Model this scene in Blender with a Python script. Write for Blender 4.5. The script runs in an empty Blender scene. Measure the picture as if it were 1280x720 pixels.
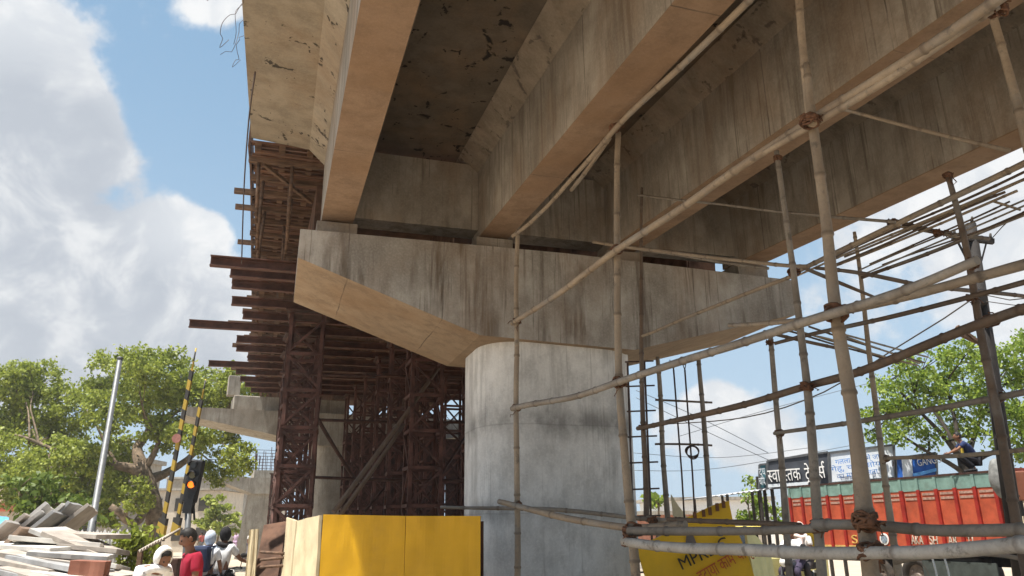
import bpy, bmesh, math, random
import numpy as np
from mathutils import Vector, Matrix, noise as mnoise
R = math.radians
rnd = random.Random(7)
scn = bpy.context.scene
col = scn.collection

# ------------------------------------------------------------------ camera
F = 950.0 / 1280.0
PITCH, ROLL, EYE = R(17.6), R(0.6), 1.65
cam_d = bpy.data.cameras.new("camera")
cam_d.sensor_width = 36.0
cam_d.lens = 36.0 * F
cam_d.clip_start, cam_d.clip_end = 0.05, 4000
cam = bpy.data.objects.new("camera", cam_d)
col.objects.link(cam)
_fw = Vector((0, math.cos(PITCH), math.sin(PITCH)))
_r0 = Vector((1, 0, 0)); _u0 = _r0.cross(_fw)
_rt = math.cos(ROLL) * _r0 - math.sin(ROLL) * _u0
_up = math.sin(ROLL) * _r0 + math.cos(ROLL) * _u0
cam.matrix_world = Matrix(((_rt.x, _up.x, -_fw.x, 0), (_rt.y, _up.y, -_fw.y, 0), (_rt.z, _up.z, -_fw.z, EYE), (0, 0, 0, 1)))
scn.camera = cam

def ray(x, y):
    return _fw + _rt * ((x - 640) / 950.0) - _up * ((y - 360) / 950.0)
def at(x, y, Y):
    """the place seen at (x, y) of the photograph, Y metres ahead of the photographer"""
    r = ray(x, y)
    return Vector((0, 0, EYE)) + r * (Y / r.y)

# ------------------------------------------------------------------ light
SUN_EL, SUN_AZ = R(73), R(238)          # azimuth clockwise from +Y
sun_vec = Vector((math.sin(SUN_AZ) * math.cos(SUN_EL), math.cos(SUN_AZ) * math.cos(SUN_EL), math.sin(SUN_EL)))
sd = bpy.data.lights.new("sun", 'SUN')
sd.energy, sd.angle, sd.color = 4.6, R(0.5), (1.0, 0.95, 0.87)
so = bpy.data.objects.new("sun", sd)
so.rotation_euler = (-sun_vec).to_track_quat('-Z', 'Y').to_euler()
so.location = (-20, -20, 40)
col.objects.link(so)
scn.view_settings.view_transform = 'Standard'
scn.view_settings.look = 'None'
scn.view_settings.exposure = 1.12
scn.view_settings.gamma = 1
scn.view_settings.use_curve_mapping = False

def N(nt, t, **kw):
    n = nt.nodes.new(t)
    for k, v in kw.items():
        if k.startswith('i_'):
            n.inputs[k[2:].replace('_', ' ')].default_value = v
        else:
            setattr(n, k, v)
    return n
def math_n(nt, op, a, b=None, c=None, clamp=False):
    n = nt.nodes.new('ShaderNodeMath'); n.operation = op; n.use_clamp = clamp
    for i, v in enumerate((a, b, c)):
        if v is None: continue
        if hasattr(v, 'links') or isinstance(v, bpy.types.NodeSocket): nt.links.new(v, n.inputs[i])
        else: n.inputs[i].default_value = v
    return n.outputs[0]
def mix_n(nt, fac, a, b, mode='MIX'):
    n = nt.nodes.new('ShaderNodeMix'); n.data_type = 'RGBA'; n.blend_type = mode
    for idx, v in ((0, fac), (6, a), (7, b)):
        if isinstance(v, bpy.types.NodeSocket): nt.links.new(v, n.inputs[idx])
        elif idx == 0: n.inputs[0].default_value = v
        else: n.inputs[idx].default_value = (*v[:3], 1)
    return n.outputs[2]
def ramp_n(nt, fac, lo, hi, a=0.0, b=1.0, smooth=True):
    n = nt.nodes.new('ShaderNodeMapRange')
    n.interpolation_type = 'SMOOTHSTEP' if smooth else 'LINEAR'
    nt.links.new(fac, n.inputs[0])
    for i, v in zip((1, 2, 3, 4), (lo, hi, a, b)): n.inputs[i].default_value = v
    return n.outputs[0]
def noise_n(nt, vec, scale, detail=4, rough=0.55, dist=0.0):
    n = nt.nodes.new('ShaderNodeTexNoise')
    n.inputs['Scale'].default_value = scale; n.inputs['Detail'].default_value = detail
    n.inputs['Roughness'].default_value = rough; n.inputs['Distortion'].default_value = dist
    if vec is not None: nt.links.new(vec, n.inputs['Vector'])
    return n.outputs['Fac']
def scaled(nt, vec, s, off=(0, 0, 0)):
    n = nt.nodes.new('ShaderNodeMapping'); n.inputs['Scale'].default_value = s; n.inputs['Location'].default_value = off
    nt.links.new(vec, n.inputs['Vector']); return n.outputs[0]

world = bpy.data.worlds.new("World"); scn.world = world; world.use_nodes = True
nt = world.node_tree; nt.nodes.clear()
wo = nt.nodes.new('ShaderNodeOutputWorld'); bg = nt.nodes.new('ShaderNodeBackground')
nt.links.new(bg.outputs[0], wo.inputs[0]); bg.inputs['Strength'].default_value = 0.112
sky = nt.nodes.new('ShaderNodeTexSky'); sky.sky_type = 'NISHITA'; sky.sun_disc = False
sky.sun_elevation, sky.sun_rotation = SUN_EL, SUN_AZ
sky.air_density, sky.dust_density, sky.ozone_density = 1.0, 1.6, 1.2
geo = nt.nodes.new('ShaderNodeTexCoord'); D = geo.outputs['Generated']
# a bank of cumulus: soft masses at their bearings, broken up by noise
def blobs(lst, width=1.0):
    tot = None
    for px, py, rad, w in lst:
        d = ray(px, py).normalized()
        dn = nt.nodes.new('ShaderNodeVectorMath'); dn.operation = 'DISTANCE'
        nt.links.new(D, dn.inputs[0]); dn.inputs[1].default_value = d
        v = ramp_n(nt, dn.outputs['Value'], 0.0, rad / 950.0 * 1.25, w, 0.0)
        tot = v if tot is None else math_n(nt, 'ADD', tot, v)
    return tot
bank = blobs([(0, 110, 100, 1.0), (50, 190, 100, .9), (115, 150, 50, .5), (50, 60, 45, .5), (-110, 60, 200, 1.0), (160, 205, 45, .6), (215, 275, 50, .8),
              (185, 320, 70, .8), (110, 370, 90, .9), (5, 290, 50, .6), (245, 320, 60, .7), (225, 400, 120, .9), (40, 410, 100, .9), (-150, 350, 220, 1.0), (265, 285, 30, .6),
              (262, 5, 40, .9), (310, -20, 50, .8), (910, 520, 60, .8), (980, 560, 80, .5), (330, 430, 100, .7), (890, 500, 40, .5), (1010, 350, 90, .45),
              (1200, 330, 160, .45), (1280, 190, 120, .4), (860, 600, 160, .45), (-500, 200, 400, 1.2), (1700, 300, 400, .9), (700, -600, 300, .7), (200, -700, 300, .7)])
n1 = noise_n(nt, D, 7.5, 9, 0.6, 0.2)
n2 = noise_n(nt, scaled(nt, D, (1, 1, 1), (3.1, .4, 1.7)), 22, 9, 0.62)
n3 = noise_n(nt, scaled(nt, D, (1, 1, 1), (1.1, 2.4, .7)), 12, 8, 0.6, .4)
dens = math_n(nt, 'ADD', math_n(nt, 'MULTIPLY', bank, 0.52), math_n(nt, 'MULTIPLY_ADD', n1, 0.95, -0.62))
dens = math_n(nt, 'ADD', dens, math_n(nt, 'MULTIPLY_ADD', n2, 0.42, -0.21))
mask = ramp_n(nt, dens, 0.04, 0.25)
shade_b = blobs([(70, 185, 130, 1.0), (-10, 230, 150, .9), (150, 430, 150, .75), (30, 450, 150, .7), (250, 430, 120, .7), (170, 370, 60, .3), (930, 560, 90, .3)])
shade = math_n(nt, 'MULTIPLY', math_n(nt, 'MINIMUM', shade_b, 1.0), ramp_n(nt, n3, .30, .62, .25, 1.0), clamp=True)
lit = mix_n(nt, ramp_n(nt, n3, .38, .60), (3.95, 3.97, 3.98), (3.2, 3.33, 3.5))
cl = mix_n(nt, shade, lit, (2.25, 2.42, 2.68))
sep = nt.nodes.new('ShaderNodeSeparateXYZ'); nt.links.new(D, sep.inputs[0])
hz = ramp_n(nt, sep.outputs[2], 0.0, 0.62, 0.9, 0.06)
skyc = mix_n(nt, .75, sky.outputs[0], (1.0, 1.78, 2.5))
skyc = mix_n(nt, hz, skyc, (2.3, 2.95, 3.6))
final = mix_n(nt, math_n(nt, 'MULTIPLY', mask, 0.97), skyc, cl)
nt.links.new(final, bg.inputs['Color'])

# ------------------------------------------------------------------ materials
MATS = {}
def new_mat(name):
    m = bpy.data.materials.new(name); m.use_nodes = True
    nt = m.node_tree; b = nt.nodes['Principled BSDF']
    return m, nt, b
def coords(nt, kind='Object'):
    return nt.nodes.new('ShaderNodeTexCoord').outputs[kind]
def bump(nt, b, h, strength=.3, dist=.02):
    n = nt.nodes.new('ShaderNodeBump'); n.inputs['Strength'].default_value = strength; n.inputs['Distance'].default_value = dist
    nt.links.new(h, n.inputs['Height']); nt.links.new(n.outputs[0], b.inputs['Normal'])

def plain(name, c, rough=.6, var=.25, scale=6, dirt=0.0, dirt_c=(.12, .09, .06), metal=0.0, stretch=(1, 1, 1), spec=.3):
    if name in MATS: return MATS[name]
    m, nt, b = new_mat(name); o = scaled(nt, coords(nt), stretch)
    n = noise_n(nt, o, scale, 6, .6)
    c1 = mix_n(nt, ramp_n(nt, n, .3, .7), tuple(x * (1 - var) for x in c), tuple(min(1, x * (1 + var)) for x in c))
    if dirt:
        d = ramp_n(nt, noise_n(nt, o, scale * .35, 8, .65), .5, .75, 0, dirt)
        c1 = mix_n(nt, d, c1, dirt_c)
    nt.links.new(c1, b.inputs['Base Color'])
    b.inputs['Roughness'].default_value = rough; b.inputs['Metallic'].default_value = metal
    b.inputs['Specular IOR Level'].default_value = spec
    bump(nt, b, noise_n(nt, o, scale * 4, 3), .15, .01)
    MATS[name] = m; return m

def concrete(name, light, dark, streak=.5, stain_c=(.10, .075, .055), seam_axis=None, seam=1.25, warm=0.0, marks=0.0, bands=()):
    """cast concrete: cloudy tone, rain streaks, shuttering seams"""
    m, nt, b = new_mat(name); o = coords(nt)
    big = noise_n(nt, o, .9, 6, .62, .3); mid = noise_n(nt, scaled(nt, o, (1, 1, .5), (4, 2, 1)), 4.5, 6, .65); fine = noise_n(nt, o, 38, 3, .6)
    c = mix_n(nt, ramp_n(nt, big, .34, .66), dark, light)
    c = mix_n(nt, ramp_n(nt, mid, .38, .68, 0, .55), c, tuple(x * .62 for x in dark))
    c = mix_n(nt, ramp_n(nt, fine, .35, .8, 0, .22), c, tuple(x * 1.35 for x in light))
    st = noise_n(nt, scaled(nt, o, (5.5, 5.5, .33)), 1.0, 8, .68, .4); st2 = noise_n(nt, scaled(nt, o, (1.3, 1.3, .5), (7, 3, 2)), 1.0, 4, .6)
    s = math_n(nt, 'MULTIPLY', ramp_n(nt, st, .47, .62), ramp_n(nt, st2, .38, .60))
    c = mix_n(nt, math_n(nt, 'MULTIPLY', s, streak), c, stain_c)
    st3 = noise_n(nt, scaled(nt, o, (26, 26, .5), (1, 9, 4)), 1.0, 3, .6)
    c = mix_n(nt, math_n(nt, 'MULTIPLY', math_n(nt, 'MULTIPLY', ramp_n(nt, st3, .58, .66), ramp_n(nt, big, .4, .6)), streak * .9), c, tuple(x * .6 for x in stain_c))
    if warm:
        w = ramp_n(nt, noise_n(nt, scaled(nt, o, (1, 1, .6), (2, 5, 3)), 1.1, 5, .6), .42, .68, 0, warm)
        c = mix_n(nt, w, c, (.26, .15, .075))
    sp = nt.nodes.new('ShaderNodeSeparateXYZ'); nt.links.new(o, sp.inputs[0])
    h = mid
    if seam_axis is not None:
        a = sp.outputs[seam_axis]
        wob = math_n(nt, 'MULTIPLY_ADD', noise_n(nt, o, 3, 2), .03, -0.015)
        fr = math_n(nt, 'FRACT', math_n(nt, 'DIVIDE', math_n(nt, 'ADD', math_n(nt, 'ADD', a, wob), 100.37), seam))
        ln = math_n(nt, 'LESS_THAN', fr, .012 / seam * 1.2)
        pan = nt.nodes.new('ShaderNodeTexWhiteNoise'); pan.noise_dimensions = '1D'
        nt.links.new(math_n(nt, 'FLOOR', math_n(nt, 'DIVIDE', math_n(nt, 'ADD', a, 100.37), seam)), pan.inputs['W'])
        c = mix_n(nt, math_n(nt, 'MULTIPLY', pan.outputs['Value'], .22), c, tuple(x * .6 for x in dark))
        c = mix_n(nt, math_n(nt, 'MULTIPLY', ln, ramp_n(nt, noise_n(nt, o, 1.7, 4), .35, .65, .1, .7)), c, (.07, .055, .045))
    for zc, wd, am in bands:      # cold joints between pours
        wob = math_n(nt, 'MULTIPLY_ADD', noise_n(nt, scaled(nt, o, (1.5, 1.5, .2)), 2, 5, .7), .36, -.18)
        dz = math_n(nt, 'ABSOLUTE', math_n(nt, 'SUBTRACT', math_n(nt, 'ADD', sp.outputs[2], wob), zc))
        f = math_n(nt, 'MULTIPLY', ramp_n(nt, dz, 0, wd, am, 0), ramp_n(nt, noise_n(nt, scaled(nt, o, (1.2, 1.2, 1)), 1.6, 5, .65), .36, .62, .15, 1))
        c = mix_n(nt, f, c, (.16, .15, .14))
        ln = ramp_n(nt, math_n(nt, 'ABSOLUTE', math_n(nt, 'SUBTRACT', math_n(nt, 'MULTIPLY_ADD', noise_n(nt, o, 4, 3), .03, sp.outputs[2]), zc)), 0.0, .014, .3, 0)
        c = mix_n(nt, ln, c, (.16, .15, .14))
    if marks:     # black bitumen-like gashes left by the shutter joints
        v = nt.nodes.new('ShaderNodeTexVoronoi'); v.feature = 'DISTANCE_TO_EDGE'; v.inputs['Scale'].default_value = .75
        nt.links.new(mix_n(nt, .18, o, nt_noise_col(nt, o, 2.5)), v.inputs['Vector'])
        e = ramp_n(nt, v.outputs['Distance'], .006, .022, 1, 0)
        g = ramp_n(nt, noise_n(nt, scaled(nt, o, (1, 1, 1), (1, 2, 3)), 2.2, 5, .7), .545, .585)
        c = mix_n(nt, math_n(nt, 'MULTIPLY', math_n(nt, 'MULTIPLY', e, g), marks), c, (.012, .01, .009))
        for sc_, th_, off_ in ((2.3, .58, (3, 1, 2)), (4.2, .61, (8, 2, 5))):
            v2 = nt.nodes.new('ShaderNodeTexVoronoi'); v2.feature = 'DISTANCE_TO_EDGE'; v2.inputs['Scale'].default_value = sc_
            nt.links.new(mix_n(nt, .12, scaled(nt, o, (1.3, .6, 1), off_), nt_noise_col(nt, o, 5)), v2.inputs['Vector'])
            g2 = ramp_n(nt, noise_n(nt, scaled(nt, o, (1, 1, 1), off_), 3.4, 4, .65), th_, th_ + .03)
            c = mix_n(nt, math_n(nt, 'MULTIPLY', math_n(nt, 'MULTIPLY', ramp_n(nt, v2.outputs['Distance'], .02, .06, 1, 0), g2), marks), c, (.014, .011, .01))
        sp2 = ramp_n(nt, noise_n(nt, scaled(nt, o, (1, .45, 1)), 9, 4, .6), .69, .705, 0, marks)
        c = mix_n(nt, sp2, c, (.02, .016, .014))
    nt.links.new(c, b.inputs['Base Color'])
    b.inputs['Roughness'].default_value = .85; b.inputs['Specular IOR Level'].default_value = .25
    bump(nt, b, math_n(nt, 'ADD', math_n(nt, 'MULTIPLY', mid, .6), math_n(nt, 'MULTIPLY', fine, .4)), .35, .02)
    return m
def nt_noise_col(nt, o, sc):
    n = nt.nodes.new('ShaderNodeTexNoise'); n.inputs['Scale'].default_value = sc; n.inputs['Detail'].default_value = 4
    nt.links.new(o, n.inputs['Vector']); return n.outputs['Color']

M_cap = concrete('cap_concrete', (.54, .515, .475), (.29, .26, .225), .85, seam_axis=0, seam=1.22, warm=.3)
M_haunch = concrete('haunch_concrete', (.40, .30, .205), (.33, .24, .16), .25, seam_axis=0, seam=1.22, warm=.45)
M_pier = concrete('pier_concrete', (.76, .745, .715), (.58, .565, .54), .34, stain_c=(.20, .185, .17), bands=((2.95, .28, .75), (1.85, .22, .55)))
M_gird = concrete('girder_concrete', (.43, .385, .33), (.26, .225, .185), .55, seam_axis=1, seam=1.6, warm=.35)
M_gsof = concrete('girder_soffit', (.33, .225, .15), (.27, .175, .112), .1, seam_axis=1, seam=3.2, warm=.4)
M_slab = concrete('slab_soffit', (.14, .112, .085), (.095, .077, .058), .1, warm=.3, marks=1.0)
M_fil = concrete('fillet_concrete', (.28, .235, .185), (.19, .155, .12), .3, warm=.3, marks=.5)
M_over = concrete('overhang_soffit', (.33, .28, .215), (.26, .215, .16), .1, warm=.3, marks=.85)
M_far = concrete('far_concrete', (.42, .385, .33), (.30, .26, .21), .4)
M_dark = plain('bearing_dark', (.05, .042, .035), .9)
M_rust = plain('rusty_steel', (.055, .026, .019), .75, .45, 5, .45, (.15, .075, .042))
M_rust2 = plain('red_oxide_steel', (.088, .04, .031), .75, .5, 4, .6, (.04, .027, .022))
M_beam = plain('rusty_channel', (.095, .042, .03), .7, .4, 4, .4, (.16, .09, .06))
M_timber = plain('formwork_timber', (.135, .08, .05), .85, .5, 3, .5, (.05, .035, .024), stretch=(1, 5, 5))
M_timber2 = plain('formwork_plank', (.115, .06, .038), .85, .6, 2.2, .5, (.05, .03, .02), stretch=(.4, 7, 7))
M_timber3 = plain('shutter_board', (.12, .065, .042), .9, .5, 3, .5, (.04, .027, .02))
def bamboo(name, c1, c2, node_c=(.07, .045, .03)):
    m, nt, b = new_mat(name); o = coords(nt); oi = nt.nodes.new('ShaderNodeObjectInfo').outputs['Random']
    n = noise_n(nt, o, 3.0, 5, .65); f = noise_n(nt, o, 42, 5, .7); p = noise_n(nt, scaled(nt, o, (1, 1, 1), (5, 1, 2)), 7, 6, .7)
    c = mix_n(nt, ramp_n(nt, n, .35, .65), c1, c2)
    c = mix_n(nt, math_n(nt, 'MULTIPLY', oi, .45), c, tuple(x * .62 for x in c2))
    c = mix_n(nt, ramp_n(nt, f, .45, .7, 0, .5), c, tuple(x * .5 for x in c1))
    c = mix_n(nt, ramp_n(nt, p, .55, .68, 0, .7), c, (.10, .085, .07))
    c = mix_n(nt, ramp_n(nt, noise_n(nt, o, 1.3, 6, .7), .50, .66, 0, .6), c, (.24, .225, .205))
    at_ = nt.nodes.new('ShaderNodeAttribute'); at_.attribute_name = 'node_ring'
    c = mix_n(nt, math_n(nt, 'MULTIPLY', at_.outputs['Fac'], .5), c, node_c)
    nt.links.new(c, b.inputs['Base Color']); b.inputs['Roughness'].default_value = .65; b.inputs['Specular IOR Level'].default_value = .3
    bump(nt, b, f, .5, .01); return m
M_bam = bamboo('bamboo_tan', (.42, .33, .235), (.30, .23, .165))
M_bam2 = bamboo('bamboo_grey', (.33, .285, .235), (.21, .175, .14))
M_bam3 = bamboo('bamboo_dark', (.19, .13, .09), (.12, .085, .062))
M_pipe = bamboo('bamboo_bleached', (.50, .47, .43), (.38, .35, .31))
M_rope = plain('coir_rope', (.13, .065, .038), .95, .4, 30)
M_rod = plain('rebar', (.075, .05, .042), .6, .4, 12)
M_bark = plain('bark', (.17, .125, .085), .95, .5, 5, .5, (.06, .045, .03))
M_barkd = plain('dark_bark', (.045, .036, .028), .95, .5, 5)
M_ground = None
def leaf_mat(name, c1, c2, c3):
    m, nt, b = new_mat(name)
    g = nt.nodes.new('ShaderNodeNewGeometry')
    r = nt.nodes.new('ShaderNodeValToRGB'); e = r.color_ramp.elements
    e[0].color = (*c1, 1); e[1].color = (*c3, 1); x = r.color_ramp.elements.new(.5); x.color = (*c2, 1)
    nt.links.new(g.outputs['Random Per Island'], r.inputs[0])
    b.inputs['Roughness'].default_value = .5; b.inputs['Specular IOR Level'].default_value = .3
    nt.links.new(r.outputs[0], b.inputs['Base Color'])
    t = nt.nodes.new('ShaderNodeBsdfTranslucent'); nt.links.new(r.outputs[0], t.inputs['Color'])
    mx = nt.nodes.new('ShaderNodeMixShader'); mx.inputs[0].default_value = .4
    nt.links.new(b.outputs[0], mx.inputs[1]); nt.links.new(t.outputs[0], mx.inputs[2])
    nt.links.new(mx.outputs[0], nt.nodes['Material Output'].inputs[0]); return m
M_leafA = leaf_mat('peepal_leaves', (.14, .175, .022), (.26, .31, .045), (.39, .43, .08))
M_leafB = leaf_mat('neem_leaves', (.09, .15, .02), (.20, .28, .035), (.32, .40, .06))
M_leafC = leaf_mat('bush_leaves', (.07, .11, .02), (.13, .19, .035), (.20, .26, .05))

# ------------------------------------------------------------------ mesh helpers
def tag(o, label=None, cat=None, group=None, kind=None):
    if label: o['label'] = label
    if cat: o['category'] = cat
    if group: o['group'] = group
    if kind: o['kind'] = kind
    return o
def thing(name, label, cat, loc=(0, 0, 0), rz=0.0, group=None):
    o = bpy.data.objects.new(name, None); col.objects.link(o)
    o.location = loc; o.rotation_euler = (0, 0, rz); o.empty_display_size = .2
    return tag(o, label, cat, group)
def copy_tree(o, parent=None):
    c = o.copy(); col.objects.link(c); c.parent = parent
    for ch in list(o.children): copy_tree(ch, c)
    return c
class MB:
    def __init__(s, off=(0, 0, 0)):
        s.v, s.f, s.sm, s.off = [], [], [], Vector(off)
    def add(s, verts, faces, smooth=False):
        k = len(s.v); s.v += [Vector(v) for v in verts]
        for f in faces: s.f.append([i + k for i in f]); s.sm.append(smooth)
        return s
    def box(s, c, d, rot=None):
        c = Vector(c); hx, hy, hz = d[0] / 2, d[1] / 2, d[2] / 2
        vs = [Vector((x, y, z)) for x in (-hx, hx) for y in (-hy, hy) for z in (-hz, hz)]
        if rot is not None: vs = [rot @ v for v in vs]
        return s.add([c + v for v in vs], [(0, 1, 3, 2), (4, 6, 7, 5), (0, 4, 5, 1), (2, 3, 7, 6), (0, 2, 6, 4), (1, 5, 7, 3)])
    def bar(s, a, b, w, h=None, up=(0, 0, 1)):
        a, b = Vector(a), Vector(b); h = h or w; d = b - a
        z = d.normalized(); x = Vector(up).cross(z)
        if x.length < 1e-4: x = Vector((1, 0, 0)).cross(z)
        x.normalize(); y = z.cross(x)
        vs = []
        for p in (a, b):
            for sx, sy in ((-1, -1), (1, -1), (1, 1), (-1, 1)): vs.append(p + x * sx * w / 2 + y * sy * h / 2)
        return s.add(vs, [(3, 2, 1, 0), (4, 5, 6, 7), (0, 1, 5, 4), (1, 2, 6, 5), (2, 3, 7, 6), (3, 0, 4, 7)])
    def prism(s, poly, a, b):
        """poly: list of 3d points (ring), extruded by vector from a-offset to b-offset"""
        n = len(poly); a, b = Vector(a), Vector(b)
        vs = [Vector(p) + a for p in poly] + [Vector(p) + b for p in poly]
        return s.add(vs, [tuple(range(n - 1, -1, -1)), tuple(range(n, 2 * n))] + [(i, (i + 1) % n, (i + 1) % n + n, i + n) for i in range(n)])
    def tube(s, pts, radii, segs=8, caps=True, closed=False):
        pts = [Vector(p) for p in pts]; n = len(pts)
        if not hasattr(radii, '__len__'): radii = [radii] * n
        prev = None; rings = []
        for i, p in enumerate(pts):
            if closed: t = pts[(i + 1) % n] - pts[i - 1]
            else: t = pts[min(i + 1, n - 1)] - pts[max(i - 1, 0)]
            t.normalize()
            if prev is None:
                x = t.cross(Vector((0, 0, 1)));
                if x.length < .05: x = t.cross(Vector((1, 0, 0)))
            else: x = prev - t * prev.dot(t)
            x.normalize(); prev = x; y = t.cross(x)
            rings.append([p + (x * math.cos(2 * math.pi * k / segs) + y * math.sin(2 * math.pi * k / segs)) * radii[i] for k in range(segs)])
        vs = [v for r in rings for v in r]; fs = []
        m = n if closed else n - 1
        for i in range(m):
            j = (i + 1) % n
            for k in range(segs): fs.append((i * segs + k, i * segs + (k + 1) % segs, j * segs + (k + 1) % segs, j * segs + k))
        s.add(vs, fs, True)
        if caps and not closed:
            k = len(s.v) - n * segs
            s.f.append([k + i for i in range(segs - 1, -1, -1)]); s.sm.append(False)
            s.f.append([k + (n - 1) * segs + i for i in range(segs)]); s.sm.append(False)
        return s
    def ball(s, c, r, rings=8, segs=12):
        c = Vector(c); r = r if hasattr(r, '__len__') else (r, r, r)
        vs = [c + Vector((0, 0, r[2]))]
        for i in range(1, rings):
            a = math.pi * i / rings
            for k in range(segs):
                b = 2 * math.pi * k / segs
                vs.append(c + Vector((r[0] * math.sin(a) * math.cos(b), r[1] * math.sin(a) * math.sin(b), r[2] * math.cos(a))))
        vs.append(c - Vector((0, 0, r[2])))
        fs = [(0, 1 + k, 1 + (k + 1) % segs) for k in range(segs)]
        for i in range(rings - 2):
            for k in range(segs): fs.append((1 + i * segs + k, 1 + (i + 1) * segs + k, 1 + (i + 1) * segs + (k + 1) % segs, 1 + i * segs + (k + 1) % segs))
        L = len(vs) - 1
        fs += [(L, 1 + (rings - 2) * segs + (k + 1) % segs, 1 + (rings - 2) * segs + k) for k in range(segs)]
        return s.add(vs, fs, True)
    def build(s, name, m, parent=None, bevel=0.0, loc=None):
        me = bpy.data.meshes.new(name)
        off = s.off if loc is None else Vector(loc)
        me.from_pydata([v - off for v in s.v], [], s.f); me.validate()
        if len(me.polygons) == len(s.sm): me.polygons.foreach_set('use_smooth', s.sm)
        me.update()
        if m is not None: me.materials.append(m)
        o = bpy.data.objects.new(name, me); col.objects.link(o)
        if parent: o.parent = parent
        elif loc is not None: o.location = loc
        if bevel:
            b = o.modifiers.new('bevel', 'BEVEL'); b.width = bevel; b.segments = 2; b.limit_method = 'ANGLE'
        return o
def smooth_path(pts, step):
    """Catmull-Rom through (Vector, radius) pairs"""
    out = []
    P = [pts[0]] + list(pts) + [pts[-1]]
    for i in range(1, len(P) - 2):
        p0, p1, p2, p3 = P[i - 1][0], P[i][0], P[i + 1][0], P[i + 2][0]
        n = max(1, int((p2 - p1).length / step))
        for k in range(n):
            t = k / n
            q = .5 * ((2 * p1) + (p2 - p0) * t + (2 * p0 - 5 * p1 + 4 * p2 - p3) * t * t + (3 * p1 - p0 - 3 * p2 + p3) * t ** 3)
            out.append((q, P[i][1] * (1 - t) + P[i + 1][1] * t))
    out.append(pts[-1]); return out
def text_mesh(body, size, mat, name='lettering', extrude=.006, align='LEFT'):
    c = bpy.data.curves.new('txt', 'FONT'); c.body = body; c.size = size; c.extrude = extrude; c.align_x = align
    o = bpy.data.objects.new('txt', c); col.objects.link(o)
    bpy.context.view_layer.update()
    me = bpy.data.meshes.new_from_object(o.evaluated_get(bpy.context.evaluated_depsgraph_get()))
    bpy.data.objects.remove(o); bpy.data.curves.remove(c)
    me.materials.clear(); me.materials.append(mat); me.name = name
    return me
def mesh_obj(name, me, parent=None, M=None):
    o = bpy.data.objects.new(name, me); col.objects.link(o); o.parent = parent
    if M is not None: me.transform(M)
    return o

# ------------------------------------------------------------------ bridge frame: x across, y along, z up
TH = R(17.02)
Uv = Vector((-math.sin(TH), math.cos(TH), 0)); Vv = Vector((math.cos(TH), math.sin(TH), 0))
SL = 0.0563
def B(v, u, z): return Vv * v + Uv * u + Vector((0, 0, z))
def zs(u): return SL * (u - 9.2)
def sh(u): return -.024 * (min(max(u, 11), 26) - 11)       # the deck bends to the left further on

# ------------------------------------------------------------------ ground
def build_ground():
    m, nt, b = new_mat('sandy_ground'); o = coords(nt)
    c = mix_n(nt, ramp_n(nt, noise_n(nt, o, .25, 8, .65), .3, .7), (.35, .285, .21), (.44, .37, .285))
    c = mix_n(nt, ramp_n(nt, noise_n(nt, o, 6, 6, .7), .5, .8, 0, .5), c, (.30, .23, .15))
    nt.links.new(c, b.inputs['Base Color']); b.inputs['Roughness'].default_value = .95
    bump(nt, b, noise_n(nt, o, 5, 8, .7), .6, .08)
    mb = MB(); n = 40
    xs = [-1500, -600, -200, -80] + [-60 + 3 * i for i in range(41)] + [80, 200, 600, 1500]
    ys = [-300, -60] + [-20 + 3 * i for i in range(34)] + [120, 250, 600, 2500]
    vs = [(x, y, .05 * mnoise.noise((x * .21, y * .21, 0)) if abs(x) < 61 and -20 < y < 81 else 0) for y in ys for x in xs]
    W = len(xs); fs = [(j * W + i, j * W + i + 1, (j + 1) * W + i + 1, (j + 1) * W + i) for j in range(len(ys) - 1) for i in range(W - 1)]
    mb.add(vs, fs, True)
    tag(mb.build('ground', m), kind='structure')
    m2, nt, b = new_mat('dusty_asphalt'); o = coords(nt)
    c = mix_n(nt, ramp_n(nt, noise_n(nt, o, .5, 8, .7), .35, .65), (.13, .115, .095), (.36, .29, .21))
    nt.links.new(c, b.inputs['Base Color']); b.inputs['Roughness'].default_value = .9
    bump(nt, b, noise_n(nt, o, 30, 4), .3, .02)
    mb = MB()
    for v0, v1 in ((10.5, 17.5),):
        prs = [(B(v0 + sh(u) * .3, u, .062), B(v1 + sh(u) * .3, u, .062)) for u in range(-30, 140, 5)]
        mb.add([p for a in prs for p in a], [(2 * i, 2 * i + 1, 2 * i + 3, 2 * i + 2) for i in range(len(prs) - 1)])
    tag(mb.build('road', m2), kind='structure')
build_ground()

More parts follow.
